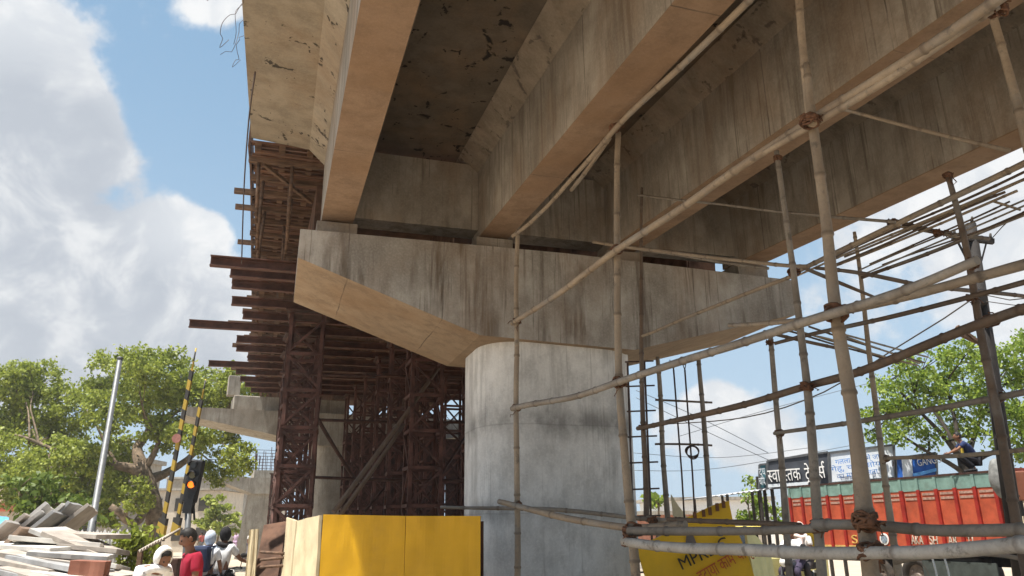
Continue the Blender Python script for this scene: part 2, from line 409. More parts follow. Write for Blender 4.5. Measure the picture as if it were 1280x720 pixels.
# ------------------------------------------------------------------ pier by the camera
CAPF, CAPB = 9.2, 11.2
def rrect(cx, cy, hx, hy, r, n=8):
    pts = []
    for sx, sy, a0 in ((1, 1, 0), (-1, 1, 90), (-1, -1, 180), (1, -1, 270)):
        for k in range(n + 1):
            a = R(a0 + 90 * k / n); pts.append((cx + sx * (hx - r) + r * math.cos(a), cy + sy * (hy - r) + r * math.sin(a)))
    return pts
def build_pier():
    org = Vector((3.43, 10.2, 0)); t = thing('bridge_pier', 'broad weathered concrete pier with a wide hammerhead cap under the girders', 'bridge pier', B(*org), TH)
    mb = MB(org); rr = rrect(3.62, 10.2, 1.11, .88, .60, 10); n = len(rr); zz = [-.3, 1, 1.9, 2.9, 3.5, 3.86, 4.02]
    vs = [(x, y, z) for z in zz for x, y in rr]
    mb.add(vs, [(j * n + i, j * n + (i + 1) % n, (j + 1) * n + (i + 1) % n, (j + 1) * n + i) for j in range(len(zz) - 1) for i in range(n)], True)
    mb.build('shaft', M_pier, t)
    # cap: upper block and haunched belly
    y0, y1 = CAPF, CAPB; mb = MB(org)
    prof = [(.06, 5.25), (.06, 4.87), (2.38, 4.03), (4.55, 3.96), (7.10, 4.62), (7.26, 4.66), (7.26, 5.19), (3.6, 5.27)]
    n = len(prof)
    f = [(x, y0, z) for x, z in prof]; bk = [(x, y1, z) for x, z in prof]
    mb.add(f, [tuple(range(n))]); mb.add(bk, [tuple(range(n - 1, -1, -1))])
    for i in (n - 1, n - 2, 0, 5):   # top and ends
        j = (i + 1) % n; mb.add([f[i], bk[i], bk[j], f[j]], [(0, 1, 2, 3)])
    cap = mb.build('pier_cap', M_cap, t)
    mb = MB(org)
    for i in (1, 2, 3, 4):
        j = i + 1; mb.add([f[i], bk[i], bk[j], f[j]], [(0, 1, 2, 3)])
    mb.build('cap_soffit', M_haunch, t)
    for v in (.52, 2.65, 4.6, 6.75):
        MB(org).box((v, 9.82, 5.37), (.52, .75, .24)).build('bearing_pedestal', M_gird, t, .01)
        MB(org).box((v, 10.8, 5.37), (.52, .6, .24)).build('bearing_pedestal', M_gird, t, .01)
build_pier()

# ------------------------------------------------------------------ deck over the camera
GV = (.52, 2.65, 4.6, 6.75)
DK0, DK1 = -6.0, 9.98
def build_deck():
    org = Vector((3.5, 2, 0)); t = thing('bridge_deck', 'brown concrete flyover deck with four deep girders seen from below', 'bridge deck', B(*org), TH)
    def sheared(pts, y0, y1): return [(x, y0, z + zs(y0)) for x, z in pts], [(x, y1, z + zs(y1)) for x, z in pts]
    def pr(mb, pts, y0, y1, skip=()):
        n = len(pts); a, b = sheared(pts, y0, y1)
        mb.add(a + b, [tuple(range(n)), tuple(range(2 * n - 1, n - 1, -1))] + [(i, i + n, (i + 1) % n + n, (i + 1) % n) for i in range(n) if i not in skip])
    ZB, ZT = 5.5, 6.74
    for v in GV:
        h = .2
        mb = MB(org); pts = [(v - h, ZB + .012), (v - h, ZT + .1), (v + h, ZT + .1), (v + h, ZB + .012)]
        pr(mb, pts, DK0, DK1 - .03); g = mb.build('girder', M_gird, t)
        mb = MB(org); pr(mb, [(v - h - .002, ZB), (v - h - .002, ZB + .011), (v + h + .002, ZB + .011), (v + h + .002, ZB)], DK0, DK1 - .028)
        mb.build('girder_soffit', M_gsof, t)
    # slab with fillets at each girder
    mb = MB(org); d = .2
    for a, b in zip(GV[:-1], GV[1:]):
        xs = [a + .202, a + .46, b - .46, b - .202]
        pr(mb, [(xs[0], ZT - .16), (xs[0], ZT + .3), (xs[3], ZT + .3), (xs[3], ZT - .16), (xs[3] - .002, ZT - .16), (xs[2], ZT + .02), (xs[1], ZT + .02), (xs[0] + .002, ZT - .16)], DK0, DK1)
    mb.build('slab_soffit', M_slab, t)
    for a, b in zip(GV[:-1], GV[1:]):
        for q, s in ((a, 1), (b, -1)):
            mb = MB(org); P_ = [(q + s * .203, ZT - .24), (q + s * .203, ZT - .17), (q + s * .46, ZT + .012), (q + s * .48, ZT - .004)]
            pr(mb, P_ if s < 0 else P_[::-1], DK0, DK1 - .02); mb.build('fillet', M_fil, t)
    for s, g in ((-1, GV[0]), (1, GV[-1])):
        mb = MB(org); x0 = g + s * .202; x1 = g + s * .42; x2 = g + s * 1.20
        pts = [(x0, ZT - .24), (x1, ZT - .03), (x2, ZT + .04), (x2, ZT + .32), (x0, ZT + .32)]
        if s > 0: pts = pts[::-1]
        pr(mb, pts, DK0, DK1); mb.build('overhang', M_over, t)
    mb = MB(org); pr(mb, [(GV[0] - 1.2, ZT + .33), (GV[0] - 1.2, ZT + .42), (GV[-1] + 1.2, ZT + .42), (GV[-1] + 1.2, ZT + .33)], DK0, DK1)
    mb.build('deck_top', M_far, t)
    for a, b in zip(GV[:-1], GV[1:]):   # end diaphragms
        mb = MB(org); zz = zs(9.6)
        mb.box(((a + b) / 2, 9.78, (5.62 + 6.62) / 2 + zz), (b - a - .404, .36, 1.0)); mb.build('end_diaphragm', M_gird, t)
build_deck()

# next span: dark end faces of the beams over the cap and timber formwork
SP0, SP1 = 10.0, 44.0
def build_formwork():
    org = Vector((3.4, 16, 0)); t = thing('formwork', 'dark timber formwork laid out for the next span of the flyover', 'formwork', B(*org), TH)
    us = [SP0 + (SP1 - SP0) * i / 40 for i in range(41)]
    r = random.Random(3)
    # overhang planks: boards side by side, each a little off
    mb = MB(org); u = SP0
    while u < SP1:
        w = r.uniform(.09, .17); zz = 6.74 + zs(u) + r.uniform(-.015, .02); x0 = -.66 + sh(u) + r.uniform(-.05, .04); x1 = .44 + sh(u) + r.uniform(-.05, .05)
        mb.box(((x0 + x1) / 2, u + w / 2, zz), (x1 - x0, w - .012, .035), Matrix.Rotation(r.uniform(-.02, .02), 3, 'Z')); u += w
    mb.build('overhang_boards', M_timber2, t)
    for x in (-.58, -.26, .12):
        pts = [(B(0, 0, 0) * 0 + Vector((x + sh(u), u, 6.665 + zs(u))), .045) for u in us]
        mb = MB(org)
        for a, b in zip(pts[:-1], pts[1:]): mb.bar(a[0], b[0], .085, .11)
        mb.build('joist', M_timber, t)
    u = SP0 + .25
    while u < 31:
        e = r.choice((.0, .02, .04, .06, .26))
        MB(org).bar((-.68 - e + sh(u), u, 6.57 + zs(u)), (.5 + sh(u), u + r.uniform(-.05, .05), 6.57 + zs(u)), .07, .08).build('bearer', M_timber, t)
        if r.random() < .3:
            MB(org).bar((-.5 + sh(u), u, 6.52 + zs(u)), (.2 + sh(u), u + r.uniform(.3, .8), 6.35 + zs(u)), .05, .05).build('brace', M_timber, t)
        for x in (-.52, -.1):
            MB(org).tube([(x + sh(u), u, 5.62 + zs(u)), (x + sh(u) + r.uniform(-.05, .05), u, 6.54 + zs(u))], .028, 6).build('prop', M_timber, t)
        u += r.uniform(.62, .8)
    mb = MB(org); u = SP0 + .05
    while u < 31:
        w = r.choice((.05, .07, .1)); mb.bar((-.64 + sh(u) + r.uniform(-.04, .04), u, 6.615 + zs(u)), (.44 + sh(u), u + r.uniform(-.06, .06), 6.615 + zs(u)), w, .035); u += r.uniform(.13, .24)
    mb.build('battens', M_timber2, t)
    # side board at the outer edge
    mb = MB(org)
    for a, b in zip(us[:-1], us[1:]): mb.bar((-.70 + sh(a), a, 6.84 + zs(a)), (-.70 + sh(b), b, 6.84 + zs(b)), .03, .34)
    mb.build('edge_board', M_timber3, t)
    for g in GV:    # shutters of the next girders
        mb = MB(org)
        for a, b in zip(us[1:-1], us[2:]): mb.bar((g + sh(a), a, 6.05 + zs(a)), (g + sh(b), b, 6.05 + zs(b)), .52, .95)
        mb.build('girder_shutter', M_timber3, t)
    for a_, b_ in zip(GV[:-1], GV[1:]):
        c, w = (a_ + b_) / 2, b_ - a_ - .524
        mb = MB(org)
        for a, b in zip(us[:-1], us[1:]): mb.bar((c + sh(a), a, 6.5 + zs(a)), (c + sh(b), b, 6.5 + zs(b)), w, .04)
        mb.build('slab_shutter', M_timber3, t)
        MB(org)
    for k in range(5):   # runners under the girder shutters
        x = (-.25, .5, 2.65, 4.6, 6.75)[k]
        for dx in (-.17, .17):
            mb = MB(org)
            for a, b in zip(us[2:-1], us[3:]): mb.bar((x + dx + sh(a), a, 5.53 + zs(a)), (x + dx + sh(b), b, 5.53 + zs(b)), .09, .08)
            mb.build('runner', M_timber, t)
build_formwork()

# steel channels across the trestles, ends sticking out on the left
def channel_mb(L, w=.1, h=.165):
    mb = MB(); y = w / 2
    mb.box((L / 2, y - .006, 0), (L, .012, h)); mb.box((L / 2, -.006, h / 2 - .008), (L, w - .012, .016)); mb.box((L / 2, -.006, -h / 2 + .008), (L, w - .012, .016))
    return mb
BEAM_SPOTS = [(-1.17, 11.42), (-.92, 12.0), (-.93, 12.75), (-1.0, 14.06), (-.85, 15.22), (-1.95, 16.47), (-1.09, 18.0), (-1.15, 19.25), (-2.0, 22.1), (-1.35, 23.5), (-1.3, 25.2), (-1.2, 26.6)]
BEAM_WORDS = ['nearest the pier cap, crossing above its left tip', 'second out from the pier cap, stubby end', 'third out from the pier cap, square cut end', 'fourth out from the cap, short end',
              'fifth out, shortest end in front of the longest one', 'with the longest end of all, pale worn patch on its web', 'just below the one with the longest end', 'second below the one with the longest end',
              'long thin end above the treetop', 'short end just under the long one above the treetop', 'short end two below the long one above the treetop', 'lowest and farthest, just above the far pier cap']
for (v, u), wds in zip(BEAM_SPOTS, BEAM_WORDS):
    if u < 11.5: v, u = v, 11.45
    o = channel_mb(8.6 + (-.9 - v)).build('steel_beam', M_beam)
    o.location = B(v + (0 if v < -1.5 else 0), u, 5.36 + zs(u)); o.rotation_euler = (0, 0, TH + R(rnd.uniform(-1.2, 1.2)))
    tag(o, 'rusty steel beam under the formwork, ' + wds, 'steel beam', 'steel beams sticking out under the formwork')
for u in (20.7, 28.2):
    o = channel_mb(8.4).build('steel_beam', M_beam); o.location = B(-.7 + sh(u), u, 5.36 + zs(u)); o.rotation_euler = (0, 0, TH)
    tag(o, 'rusty steel beam under the formwork, end flush with the boards', 'steel beam', 'steel beams sticking out under the formwork')

tm = random.Random(17); tw_ = ['between the first two steel beams', 'below the second steel beam', 'above the fourth steel beam', 'under the fourth steel beam', 'just above the longest steel beam', 'just under the longest steel beam', 'level with the treetop on the left', 'above the long thin steel end', 'below the long thin steel end', 'low beside the far pier cap']
for k, (u, v) in enumerate(((12.38, -.80), (13.4, -.98), (14.65, -.78), (15.85, -.9), (17.2, -1.25), (18.6, -.85), (20.1, -1.3), (21.1, -.95), (22.9, -1.0), (24.4, -1.55))):
    mb = MB(); L = tm.uniform(5, 7.6); mb.bar((0, 0, 0), (L, 0, tm.uniform(-.03, .03)), .075, .1); o = mb.build('timber_bearer', M_timber); o.location = B(v, u, 5.57 + zs(u)); o.rotation_euler = (0, R(tm.uniform(-.8, .8)), TH + R(tm.uniform(-3, 3)))
    tag(o, 'thin brown timber end poking out left ' + tw_[k], 'timber bearer', 'timber ends under the formwork')

# trestles
def build_trestle(H):
    t = thing('scaffold_trestle', '', 'trestle', (0, 0, 0), TH, 'red lattice trestles under the formwork')
    w = .3
    for sx in (-w, w):
        for sy in (-w, w):
            mb = MB(); mb.box((sx - math.copysign(.0, sx), sy - math.copysign(.028, sy), H / 2), (.006, .055, H)); mb.box((sx - math.copysign(.031, sx), sy, H / 2), (.055, .006, H))
            mb.build('leg', M_rust2, t)
    z = .15; k = 0
    faces = [((-w, -w), (w, -w)), ((w, -w), (w, w)), ((w, w), (-w, w)), ((-w, w), (-w, -w))]
    for (a, b) in faces:
        mb = MB(); z = .12; k = 0
        while z < H - .3:
            z2 = min(z + .62, H - .05)
            mb.bar((*a, z), (*b, z), .03, .055); mb.bar((*a, z + .02), (*b, z2 - .02), .03, .04) if k % 2 else mb.bar((*b, z + .02), (*a, z2 - .02), .03, .04)
            if k % 3 == 0: mb.bar((*a, z2 - .02), (*b, z + .02), .03, .008) if k % 2 else mb.bar((*b, z2 - .02), (*a, z + .02), .03, .008)
            z = z2; k += 1
        mb.bar((*a, H - .04), (*b, H - .04), .06, .014); mb.build('lattice', M_rust2, t)
    MB().box((0, 0, H + .02), (.75, .75, .04)).build('head_plate', M_rust, t); MB().box((0, 0, .01), (.7, .7, .05)).build('base_plate', M_rust, t)
    return t
TR = build_trestle(5.2)
rows = {.35: 'in the leftmost row under the formwork', 2.55: 'in the row just left of the pier', 4.75: 'in the row hidden behind the pier', 6.9: 'in the rightmost row under the formwork'}
deps = {13.9: 'nearest the camera', 16.2: 'second from the camera', 18.6: 'third from the camera', 21.4: 'fourth from the camera', 24.2: 'fifth from the camera', 27: 'sixth from the camera', 34: 'seventh, just past the far cap', 37.5: 'eighth from the camera', 41: 'farthest of all'}
first = True
for v in (.35, 2.55, 4.75, 6.9):
    for u in (13.9, 16.2, 18.6, 21.4, 24.2, 27, 34, 37.5, 41):
        if v == 6.9 and u < 19 or u > 30 and v < 2: continue
        c = TR if first else copy_tree(TR); first = False
        vv = v + sh(u) * .2
        c.location = B(vv, u, 0); c.scale = (1, 1, (5.2 + zs(u)) / 5.26); c.rotation_euler = (R(rnd.uniform(-.4, .4)), R(rnd.uniform(-.4, .4)), TH + R(rnd.uniform(-6, 6)))
        c['label'] = 'lattice trestle %s %s' % (deps[u], rows[v])

pr_ = random.Random(31)
for k in range(9):  # upright plates added to block the light coming through behind the trestles
    v = 2.9 + .95 * k; u = 29.4 + pr_.uniform(-.25, .25); h = pr_.uniform(5.0, 6.4); mb = MB(); w = .92
    mb.box((0, 0, h / 2), (w, .02, h))
    for x in (-w / 2 + .03, 0, w / 2 - .03): mb.box((x, -.04, h / 2), (.05, .06, h))
    for z in [.05 + (h - .1) * i / 4 for i in range(5)]: mb.box((0, -.04, z), (w, .06, .05))
    o = mb.build('light_blocking_plate', M_rust); o.location = B(v, u, 0); o.rotation_euler = (R(-1.5 - pr_.uniform(0, 1.5)), 0, TH + R(pr_.uniform(-4, 4)))
    tag(o, 'tall rusty ribbed steel plate added behind the trestles to block light', 'light blocking plate', 'steel plates added to block light behind the trestles')

# pipes and poles bracing the trestles
def brace(name, a, b, r, m, label, grp=None):
    mb = MB(); a, b = Vector(a), Vector(b); mid = (a + b) / 2 + Vector((0, 0, -.03))
    p = smooth_path([(a, r), (mid, r * .95), (b, r * .85)], .5); o_ = Vector(a)
    mb.tube([q for q, _ in p], [w for _, w in p], 8)
    return tag(mb.build(name, m, loc=o_), label, 'brace', grp)
g_ = 'long braces between the trestles'
brace('bracing_pole', at(417, 640, 12.9), at(640 - 92, 460, 14.2), .045, M_bam3, 'pale bamboo brace climbing from the yellow hoarding to the right', g_)
brace('bracing_pole', at(425, 644, 13.4), at(505, 530, 14.0), .04, M_bam3, 'shorter bamboo brace lying close beside the long pale one', g_)
brace('bracing_pole', at(395, 520, 14.9), at(448, 606, 16.5), .04, M_rust, 'brown steel brace sloping down from the nearest left trestle', g_)
brace('bracing_pole', at(350, 466, 14.5), at(520, 470, 14.5), .03, M_rust, 'thin level pipe tied across the trestles high up', g_)
brace('bracing_pole', at(352, 523, 17), at(585, 528, 17.5), .035, M_rust, 'level steel pipe across the trestles at the height of the far cap', g_)
brace('bracing_pole', at(380, 596, 15), at(585, 600, 16), .03, M_rust, 'level pipe across the trestles low above the hoarding', g_)
brace('bracing_pole', at(455, 640, 17), at(520, 560, 18), .03, M_rust, 'rusty brace low between the two middle trestle rows', g_)
brace('bracing_pole', at(520, 500, 16), at(585, 560, 17), .03, M_rust, 'rusty brace falling right towards the pier shaft', g_)
brace('bracing_pole', at(520, 640, 15), at(585, 540, 17), .03, M_rust, 'rusty brace rising right towards the pier shaft', g_)

# ------------------------------------------------------------------ farther piers
def build_far_piers():
    a = R(24); c0 = at(425, 640, 30.5); c0.z = 0
    t = thing('bridge_pier', 'second concrete pier standing in shade behind the trestles, cap tip out left', 'bridge pier', c0, a, 'farther flyover piers')
    L = (at(225, 525, 30) - c0); lx = L.x * math.cos(a) + L.y * math.sin(a)
    mb = MB(); rr = rrect(0, 0, 1.3, .9, .6, 6); n = len(rr); zz = [-.3, 5.1]
    mb.add([(x, y, z) for z in zz for x, y in rr], [(i, (i + 1) % n, (i + 1) % n + n, i + n) for i in range(n)], True); mb.build('shaft', M_far, t)
    mb = MB(); prof = [(lx, 5.95), (lx, 5.66), (-2.3, 4.98), (-1.1, 4.72), (1.1, 4.72), (6, 5.5), (6, 5.95)]
    mb.prism([(x, 0, z) for x, z in prof], (0, -1, 0), (0, 1, 0)); mb.build('pier_cap', M_far, t)
    mb = MB(); mb.box((lx / 2 + .9, .2, 6.26), (-lx - 1.7, 1.3, .58)); mb.build('end_block', M_far, t, .03)
    mb = MB(); mb.box((lx + 1.75, .3, 7.0), (.45, .5, .75)); mb.build('upstand', M_far, t, .02)
    c1 = at(328, 655, 52); c1.z = 0; a = R(26)
    t = thing('bridge_pier', 'pale far pier with rusty starter bars above its cap, seen left of the trestles', 'bridge pier', c1, a, 'farther flyover piers')
    mb = MB(); mb.prism([(-1.0, 0, 4.0), (1.0, 0, 4.0), (.9, 0, -.3), (-1.5, 0, -.3)], (0, -.8, 0), (0, .8, 0)); mb.build('shaft', M_far, t)
    mb = MB(); mb.prism([(-2.9, 0, 5.0), (-2.9, 0, 4.7), (-1.2, 0, 4.1), (-1.0, 0, 4.0), (1.2, 0, 4.0), (4, 0, 4.7), (4, 0, 5.0)], (0, -1, 0), (0, 1, 0)); mb.build('pier_cap', M_far, t)
    mb = MB(); mb.box((.8, 0, 5.25), (3.4, 1.6, .5)); mb.build('upstand', M_far, t)
    mb = MB(); r = random.Random(2)
    for i in range(46):
        x, y = r.uniform(-.9, 2.4), r.uniform(-.7, .7); mb.bar((x, y, 5.4), (x + r.uniform(-.1, .1), y, r.uniform(6.3, 7.1)), .035)
    for k in range(7): mb.bar((-1, -.75, 5.6 + .2 * k), (2.5, -.75, 5.6 + .2 * k), .03)
    mb.build('starter_bars', M_rust2, t)
    for k, (px, w) in enumerate(((343, 'beside'), (350, 'right of'))):
        p = at(px, 640, 47); p.z = 0
        c = copy_tree(TR); c.location = p; c.scale = (1.2, 1.2, .95); c['label'] = 'rusty lattice trestle far off, standing %s the pale far pier' % w
build_far_piers()

# ------------------------------------------------------------------ bamboo scaffold
SC = thing('bamboo_scaffold', 'bamboo pole scaffold lashed with rope in front and right of the pier', 'scaffold', at(800, 660, 6.5).xy.to_3d())
def pole(name, pts, m, node=.36, bend=.008, segs=10, parent=SC):
    a, b = at(*pts[0][:3]), at(*pts[-1][:3]); ab = b - a; q_ = [pts[0]]
    for x, y, Y, w in pts[1:-1]:      # keep the pole straight in depth: nearest place on the line between its ends
        d = ray(x, y); e = a - Vector((0, 0, EYE)); A_, B_, C_ = ab.dot(ab), ab.dot(d), d.dot(d)
        t = (B_ * e.dot(d) - C_ * e.dot(ab)) / (A_ * C_ - B_ * B_); q_.append((x, y, a.y + ab.y * t, w * Y / max(.1, a.y + ab.y * t)))
    pts = q_ + [pts[-1]]
    P3 = [(at(x, y, Y), w * .88 * Y / 950.0 / 2) for x, y, Y, w in pts]
    sp = smooth_path(P3, .11); out = []; ring = []; r = random.Random(int(pts[0][0] * 7 + pts[0][1] * 13 + len(pts)))
    acc = r.uniform(0, node); sx = r.uniform(0, 50)
    for i, (q, w) in enumerate(sp):
        if i:
            acc += (q - sp[i - 1][0]).length
        j = Vector((mnoise.noise((sx, i * .12, 0)), mnoise.noise((sx + 9, i * .12, 3)), mnoise.noise((sx, i * .12, 7)))) * bend * 2
        if acc > node and 0 < i < len(sp) - 1:
            d = (sp[i + 1][0] - q).normalized(); acc = r.uniform(-.16, .10)
            out += [(q + j - d * .022, w), (q + j - d * .007, w * 1.16), (q + j + d * .005, w * 1.17), (q + j + d * .016, w * .97)]; ring += [.25, 1, .8, 0]
        else: out.append((q + j, w * (1 + .05 * mnoise.noise((sx, i * .5, 1))))); ring.append(0)
    mb = MB(SC.location if parent is SC else (0, 0, 0)); mb.tube([q for q, _ in out], [w for _, w in out], segs)
    o = mb.build(name, m, parent); a_ = o.data.attributes.new('node_ring', 'FLOAT', 'POINT')
    a_.data.foreach_set('value', [v for v in ring for _ in range(segs)]); return o
def lash(x, y, Y, w, h=None, n=9):
    c = at(x, y, Y); r0 = w * Y / 950.0 / 2; rr = random.Random(int(x * 3 + y)); mb = MB(SC.location)
    for k in range(n):
        ax = Matrix.Rotation(rr.uniform(-.6, .6), 3, 'X') @ Matrix.Rotation(rr.uniform(-.7, .7), 3, 'Y')
        cc = c + Vector((rr.uniform(-.2, .2), 0, rr.uniform(-.3, .3))) * r0; R0 = r0 * rr.uniform(1.0, 1.2)
        pts = [cc + ax @ Vector((math.cos(a) * R0, math.sin(a) * R0, .15 * R0 * math.sin(3 * a + k))) for a in [2 * math.pi * i / 14 for i in range(14)]]
        mb.tube(pts, r0 * .09 + .0035, 5, closed=True)
    mb.ball(c + Vector((0, -r0 * 1.15, 0)), r0 * .4, 5, 7)
    for k in range(2):
        p = c + Vector((rr.uniform(-1, 1) * r0, -r0, 0)); pts = [p]
        for i in range(4): p = p + Vector((rr.uniform(-.03, .03), rr.uniform(-.02, .01), rr.uniform(-.05, .03))); pts.append(p)
        mb.tube(pts, .0045, 4)
    mb.build('rope_lashing', M_rope, SC)
UP = 'upright_pole'; LE = 'ledger_pole'; DG = 'diagonal_pole'
pole(UP, [(647, 287, 8.6, 6.5), (645, 400, 8.6, 7.5), (646, 560, 8.6, 8), (647, 740, 8.6, 9)], M_bam)
pole(UP, [(773, 166, 6.55, 9), (771, 300, 6.55, 10), (774, 470, 6.55, 11), (783, 590, 6.55, 12), (790, 660, 6.55, 13), (797, 760, 6.55, 14)], M_bam)
pole(UP, [(996, -40, 4.25, 12), (1003, 60, 4.25, 13), (1012, 150, 4.25, 15)], M_bam)
pole(UP, [(1008, 78, 4.2, 10), (1014, 150, 4.2, 15), (1032, 270, 4.2, 16), (1046, 390, 4.2, 18), (1068, 540, 4.2, 20), (1080, 640, 4.2, 23), (1094, 760, 4.2, 25)], M_bam)
pole(UP, [(971, 190, 6, 8), (990, 330, 6, 9), (1007, 460, 6, 11), (1019, 600, 6, 13), (1030, 760, 6, 14)], M_bam2)
pole(UP, [(1184, 215, 5.9, 8), (1211, 330, 5.9, 10), (1238, 470, 5.9, 12), (1272, 660, 5.9, 13), (1292, 760, 5.9, 13)], M_bam3)
pole(UP, [(1237, 5, 4.6, 12), (1258, 80, 4.6, 13), (1286, 190, 4.6, 15)], M_bam)
pole(UP, [(1068, 290, 8, 5), (1086, 430, 8, 7), (1101, 560, 8, 8), (1112, 640, 8, 9), (1130, 760, 8, 11)], M_bam)
pole(UP, [(962, 418, 8, 7), (973, 530, 8, 8), (982, 640, 8, 9), (990, 760, 8, 10)], M_bam2)
pole(UP, [(802, 235, 8.9, 4), (801, 330, 8.9, 5), (803, 500, 8.9, 7), (809, 650, 8.9, 8)], M_bam3)
pole(UP, [(822, 446, 11, 6), (829, 560, 11, 7), (836, 690, 11, 8)], M_bam2)
pole(UP, [(873, 444, 11, 6), (881, 540, 11, 7), (890, 690, 11, 8)], M_bam2)
# long ledgers of the front row
pole(LE, [(640, 404, 8.6, 7), (700, 365, 7.8, 9), (771, 313, 6.85, 10), (890, 233, 5.4, 12), (1014, 150, 4.05, 16), (1130, 78, 3.65, 18), (1262, -10, 3.0, 22)], M_bam)
pole(LE, [(954, 190, 4.5, 9), (1015, 155, 4.0, 12), (1120, 95, 3.7, 13), (1250, 10, 3.1, 16)], M_bam)
pole(LE, [(641, 511, 8.5, 8), (710, 497, 7.7, 8), (775, 478, 6.85, 9), (900, 436, 5.4, 11), (1044, 390, 4.05, 14), (1130, 362, 3.8, 14), (1220, 326, 3.2, 15)], M_bam2)
pole(LE, [(1046, 391, 4.4, 10), (1150, 366, 4.1, 14), (1290, 328, 3.8, 17)], M_bam)
pole(LE, [(912, 407, 5.6, 6), (1000, 400, 4.7, 8), (1046, 396, 4.4, 8)], M_bam)
pole(LE, [(968, 429, 6.3, 5), (1020, 416, 6.1, 6), (1110, 396, 5.8, 7), (1214, 371, 5.6, 8), (1290, 350, 5.5, 9)], M_bam3)
pole(LE, [(797, 535, 8.8, 6), (900, 514, 7.1, 9), (1010, 483, 5.9, 11), (1090, 458, 5.3, 13), (1236, 402, 4.5, 15), (1295, 381, 4.2, 16)], M_bam3)
pole(LE, [(968, 542, 7.9, 5), (1080, 526, 7.2, 7), (1170, 511, 6.6, 8), (1248, 497, 6.0, 9), (1295, 487, 5.7, 10)], M_bam2)
pole(LE, [(1106, 573, 7.9, 5), (1190, 571, 7, 6), (1290, 561, 6, 7)], M_bam)
# guard rails at the bottom
pole(LE, [(624, 627, 8.5, 7), (690, 643, 7.7, 9), (740, 654, 7.2, 10), (790, 660, 6.9, 10), (856, 654, 6.6, 11)], M_bam)
pole(LE, [(551, 634, 9.0, 4), (680, 637, 9.0, 6), (800, 648, 8.8, 6), (840, 650, 8.6, 7)], M_bam2)
pole(LE, [(786, 664, 6.4, 12), (900, 664, 6.0, 11), (1018, 658, 5.0, 11), (1030, 657, 4.9, 11)], M_bam2)
pole(LE, [(836, 648, 7.8, 6), (900, 652, 7.0, 7), (1000, 658, 6.1, 9)], M_bam3)
pole(LE, [(1018, 655, 4.7, 14), (1090, 653, 4.05, 16), (1180, 660, 3.8, 17), (1300, 664, 3.6, 19)], M_bam2, bend=.012)
pole(LE, [(780, 676, 6.35, 12), (860, 685, 5.8, 14), (980, 690, 4.9, 16), (1090, 690, 4.0, 17), (1180, 690, 3.7, 19), (1300, 680, 3.2, 23)], M_pipe, node=.55)
pole(LE, [(810, 648, 8.8, 9), (850, 655, 8.5, 9)], M_bam)
pole(LE, [(1117, 703, 8, 6), (1150, 697, 7.8, 6), (1235, 692, 7.4, 6), (1290, 700, 7, 6)], M_bam)
# diagonals and thin ties
pole(DG, [(641, 295, 8.5, 6), (690, 252, 7.6, 6), (768, 162, 6.6, 8), (860, 75, 5.3, 11), (945, -8, 4.4, 13)], M_bam)
pole(DG, [(714, 238, 7.5, 6), (762, 172, 6.7, 7)], M_bam)
pole(DG, [(752, 178, 6.6, 6), (790, 138, 6.1, 7)], M_bam)
pole(LE, [(797, 244, 8.7, 4), (900, 256, 7.4, 4), (1010, 268, 6.2, 5), (1120, 278, 6.0, 5)], M_bam2)
pole(LE, [(1046, 135, 5.4, 5), (1150, 162, 5.1, 6), (1262, 188, 4.9, 7)], M_bam)
pole(LE, [(742, 303, 8.7, 5), (850, 316, 8.0, 5), (970, 330, 6.4, 6), (1010, 332, 6.2, 6)], M_bam)
pole(LE, [(800, 312, 8.7, 4), (960, 336, 7.2, 5)], M_bam2)
pole(DG, [(803, 420, 8.7, 4), (890, 384, 7.6, 5), (990, 345, 6.2, 6)], M_bam)
pole(LE, [(1078, 347, 7.9, 5), (1160, 318, 7.2, 6), (1290, 262, 6.4, 7)], M_bam3)
pole(LE, [(1020, 335, 6.2, 5), (1090, 345, 7, 6), (1200, 362, 7.2, 6), (1290, 372, 7.4, 6)], M_bam3)
for y0, y1, Y in ((500, 503, 11), (555, 557, 11)):
    pole('rung', [(819, y0, Y, 3), (890, y1, Y, 3)], M_bam3)
# a walkway of thin rods and planks tied over the ledgers, and a lower one
def walkway(name, A, Bq, n, spread, m, w0, w1, seed):
    """n long rods running from the near end to the far end, `spread` pixels apart"""
    r = random.Random(seed)
    for k in range(n):
        f = k / max(1, n - 1); x0, y0, Y0 = A; x1, y1, Y1 = Bq
        dx0, dy0, dx1, dy1 = spread
        j = r.uniform(-6, 6); e0, e1 = r.uniform(0, .2), r.uniform(-.12, .08)
        xa, ya = x0 + dx0 * f, y0 + dy0 * f + j; xb, yb = x1 + dx1 * f, y1 + dy1 * f + r.uniform(-7, 7)
        p = lambda t: (xa + (xb - xa) * t, ya + (yb - ya) * t + 4 * t * (1 - t) * r.uniform(-1, 2.5), Y0 + (Y1 - Y0) * t, w0 + (w1 - w0) * t)
        pole('walkway_rod', [p(e0), p(.35), p(.7), p(1 + e1)], m if k % 3 else M_bam3, node=.5, segs=6)
walkway('', (985, 352, 7.3), (1290, 213, 5.6), 5, (32, -6, 0, 26), M_bam, 3, 4.5, 1)
walkway('', (1040, 346, 7.2), (1290, 245, 5.8), 5, (30, 2, 0, 24), M_bam2, 2.2, 3.2, 2)
walkway('', (968, 412, 8), (1130, 455, 9), 6, (70, -4, 30, -6), M_bam, 3, 2.5, 3)
pole('walkway_plank', [(1000, 338, 6.9, 7), (1120, 281, 6.2, 9), (1290, 200, 5.4, 11)], M_bam, segs=6)
pole('transom', [(1114, 276, 6.4, 7), (1170, 289, 6.5, 7), (1236, 299, 6.6, 6)], M_bam3)
pole('transom', [(1120, 282, 6.4, 4), (1200, 297, 6.5, 4)], M_bam)
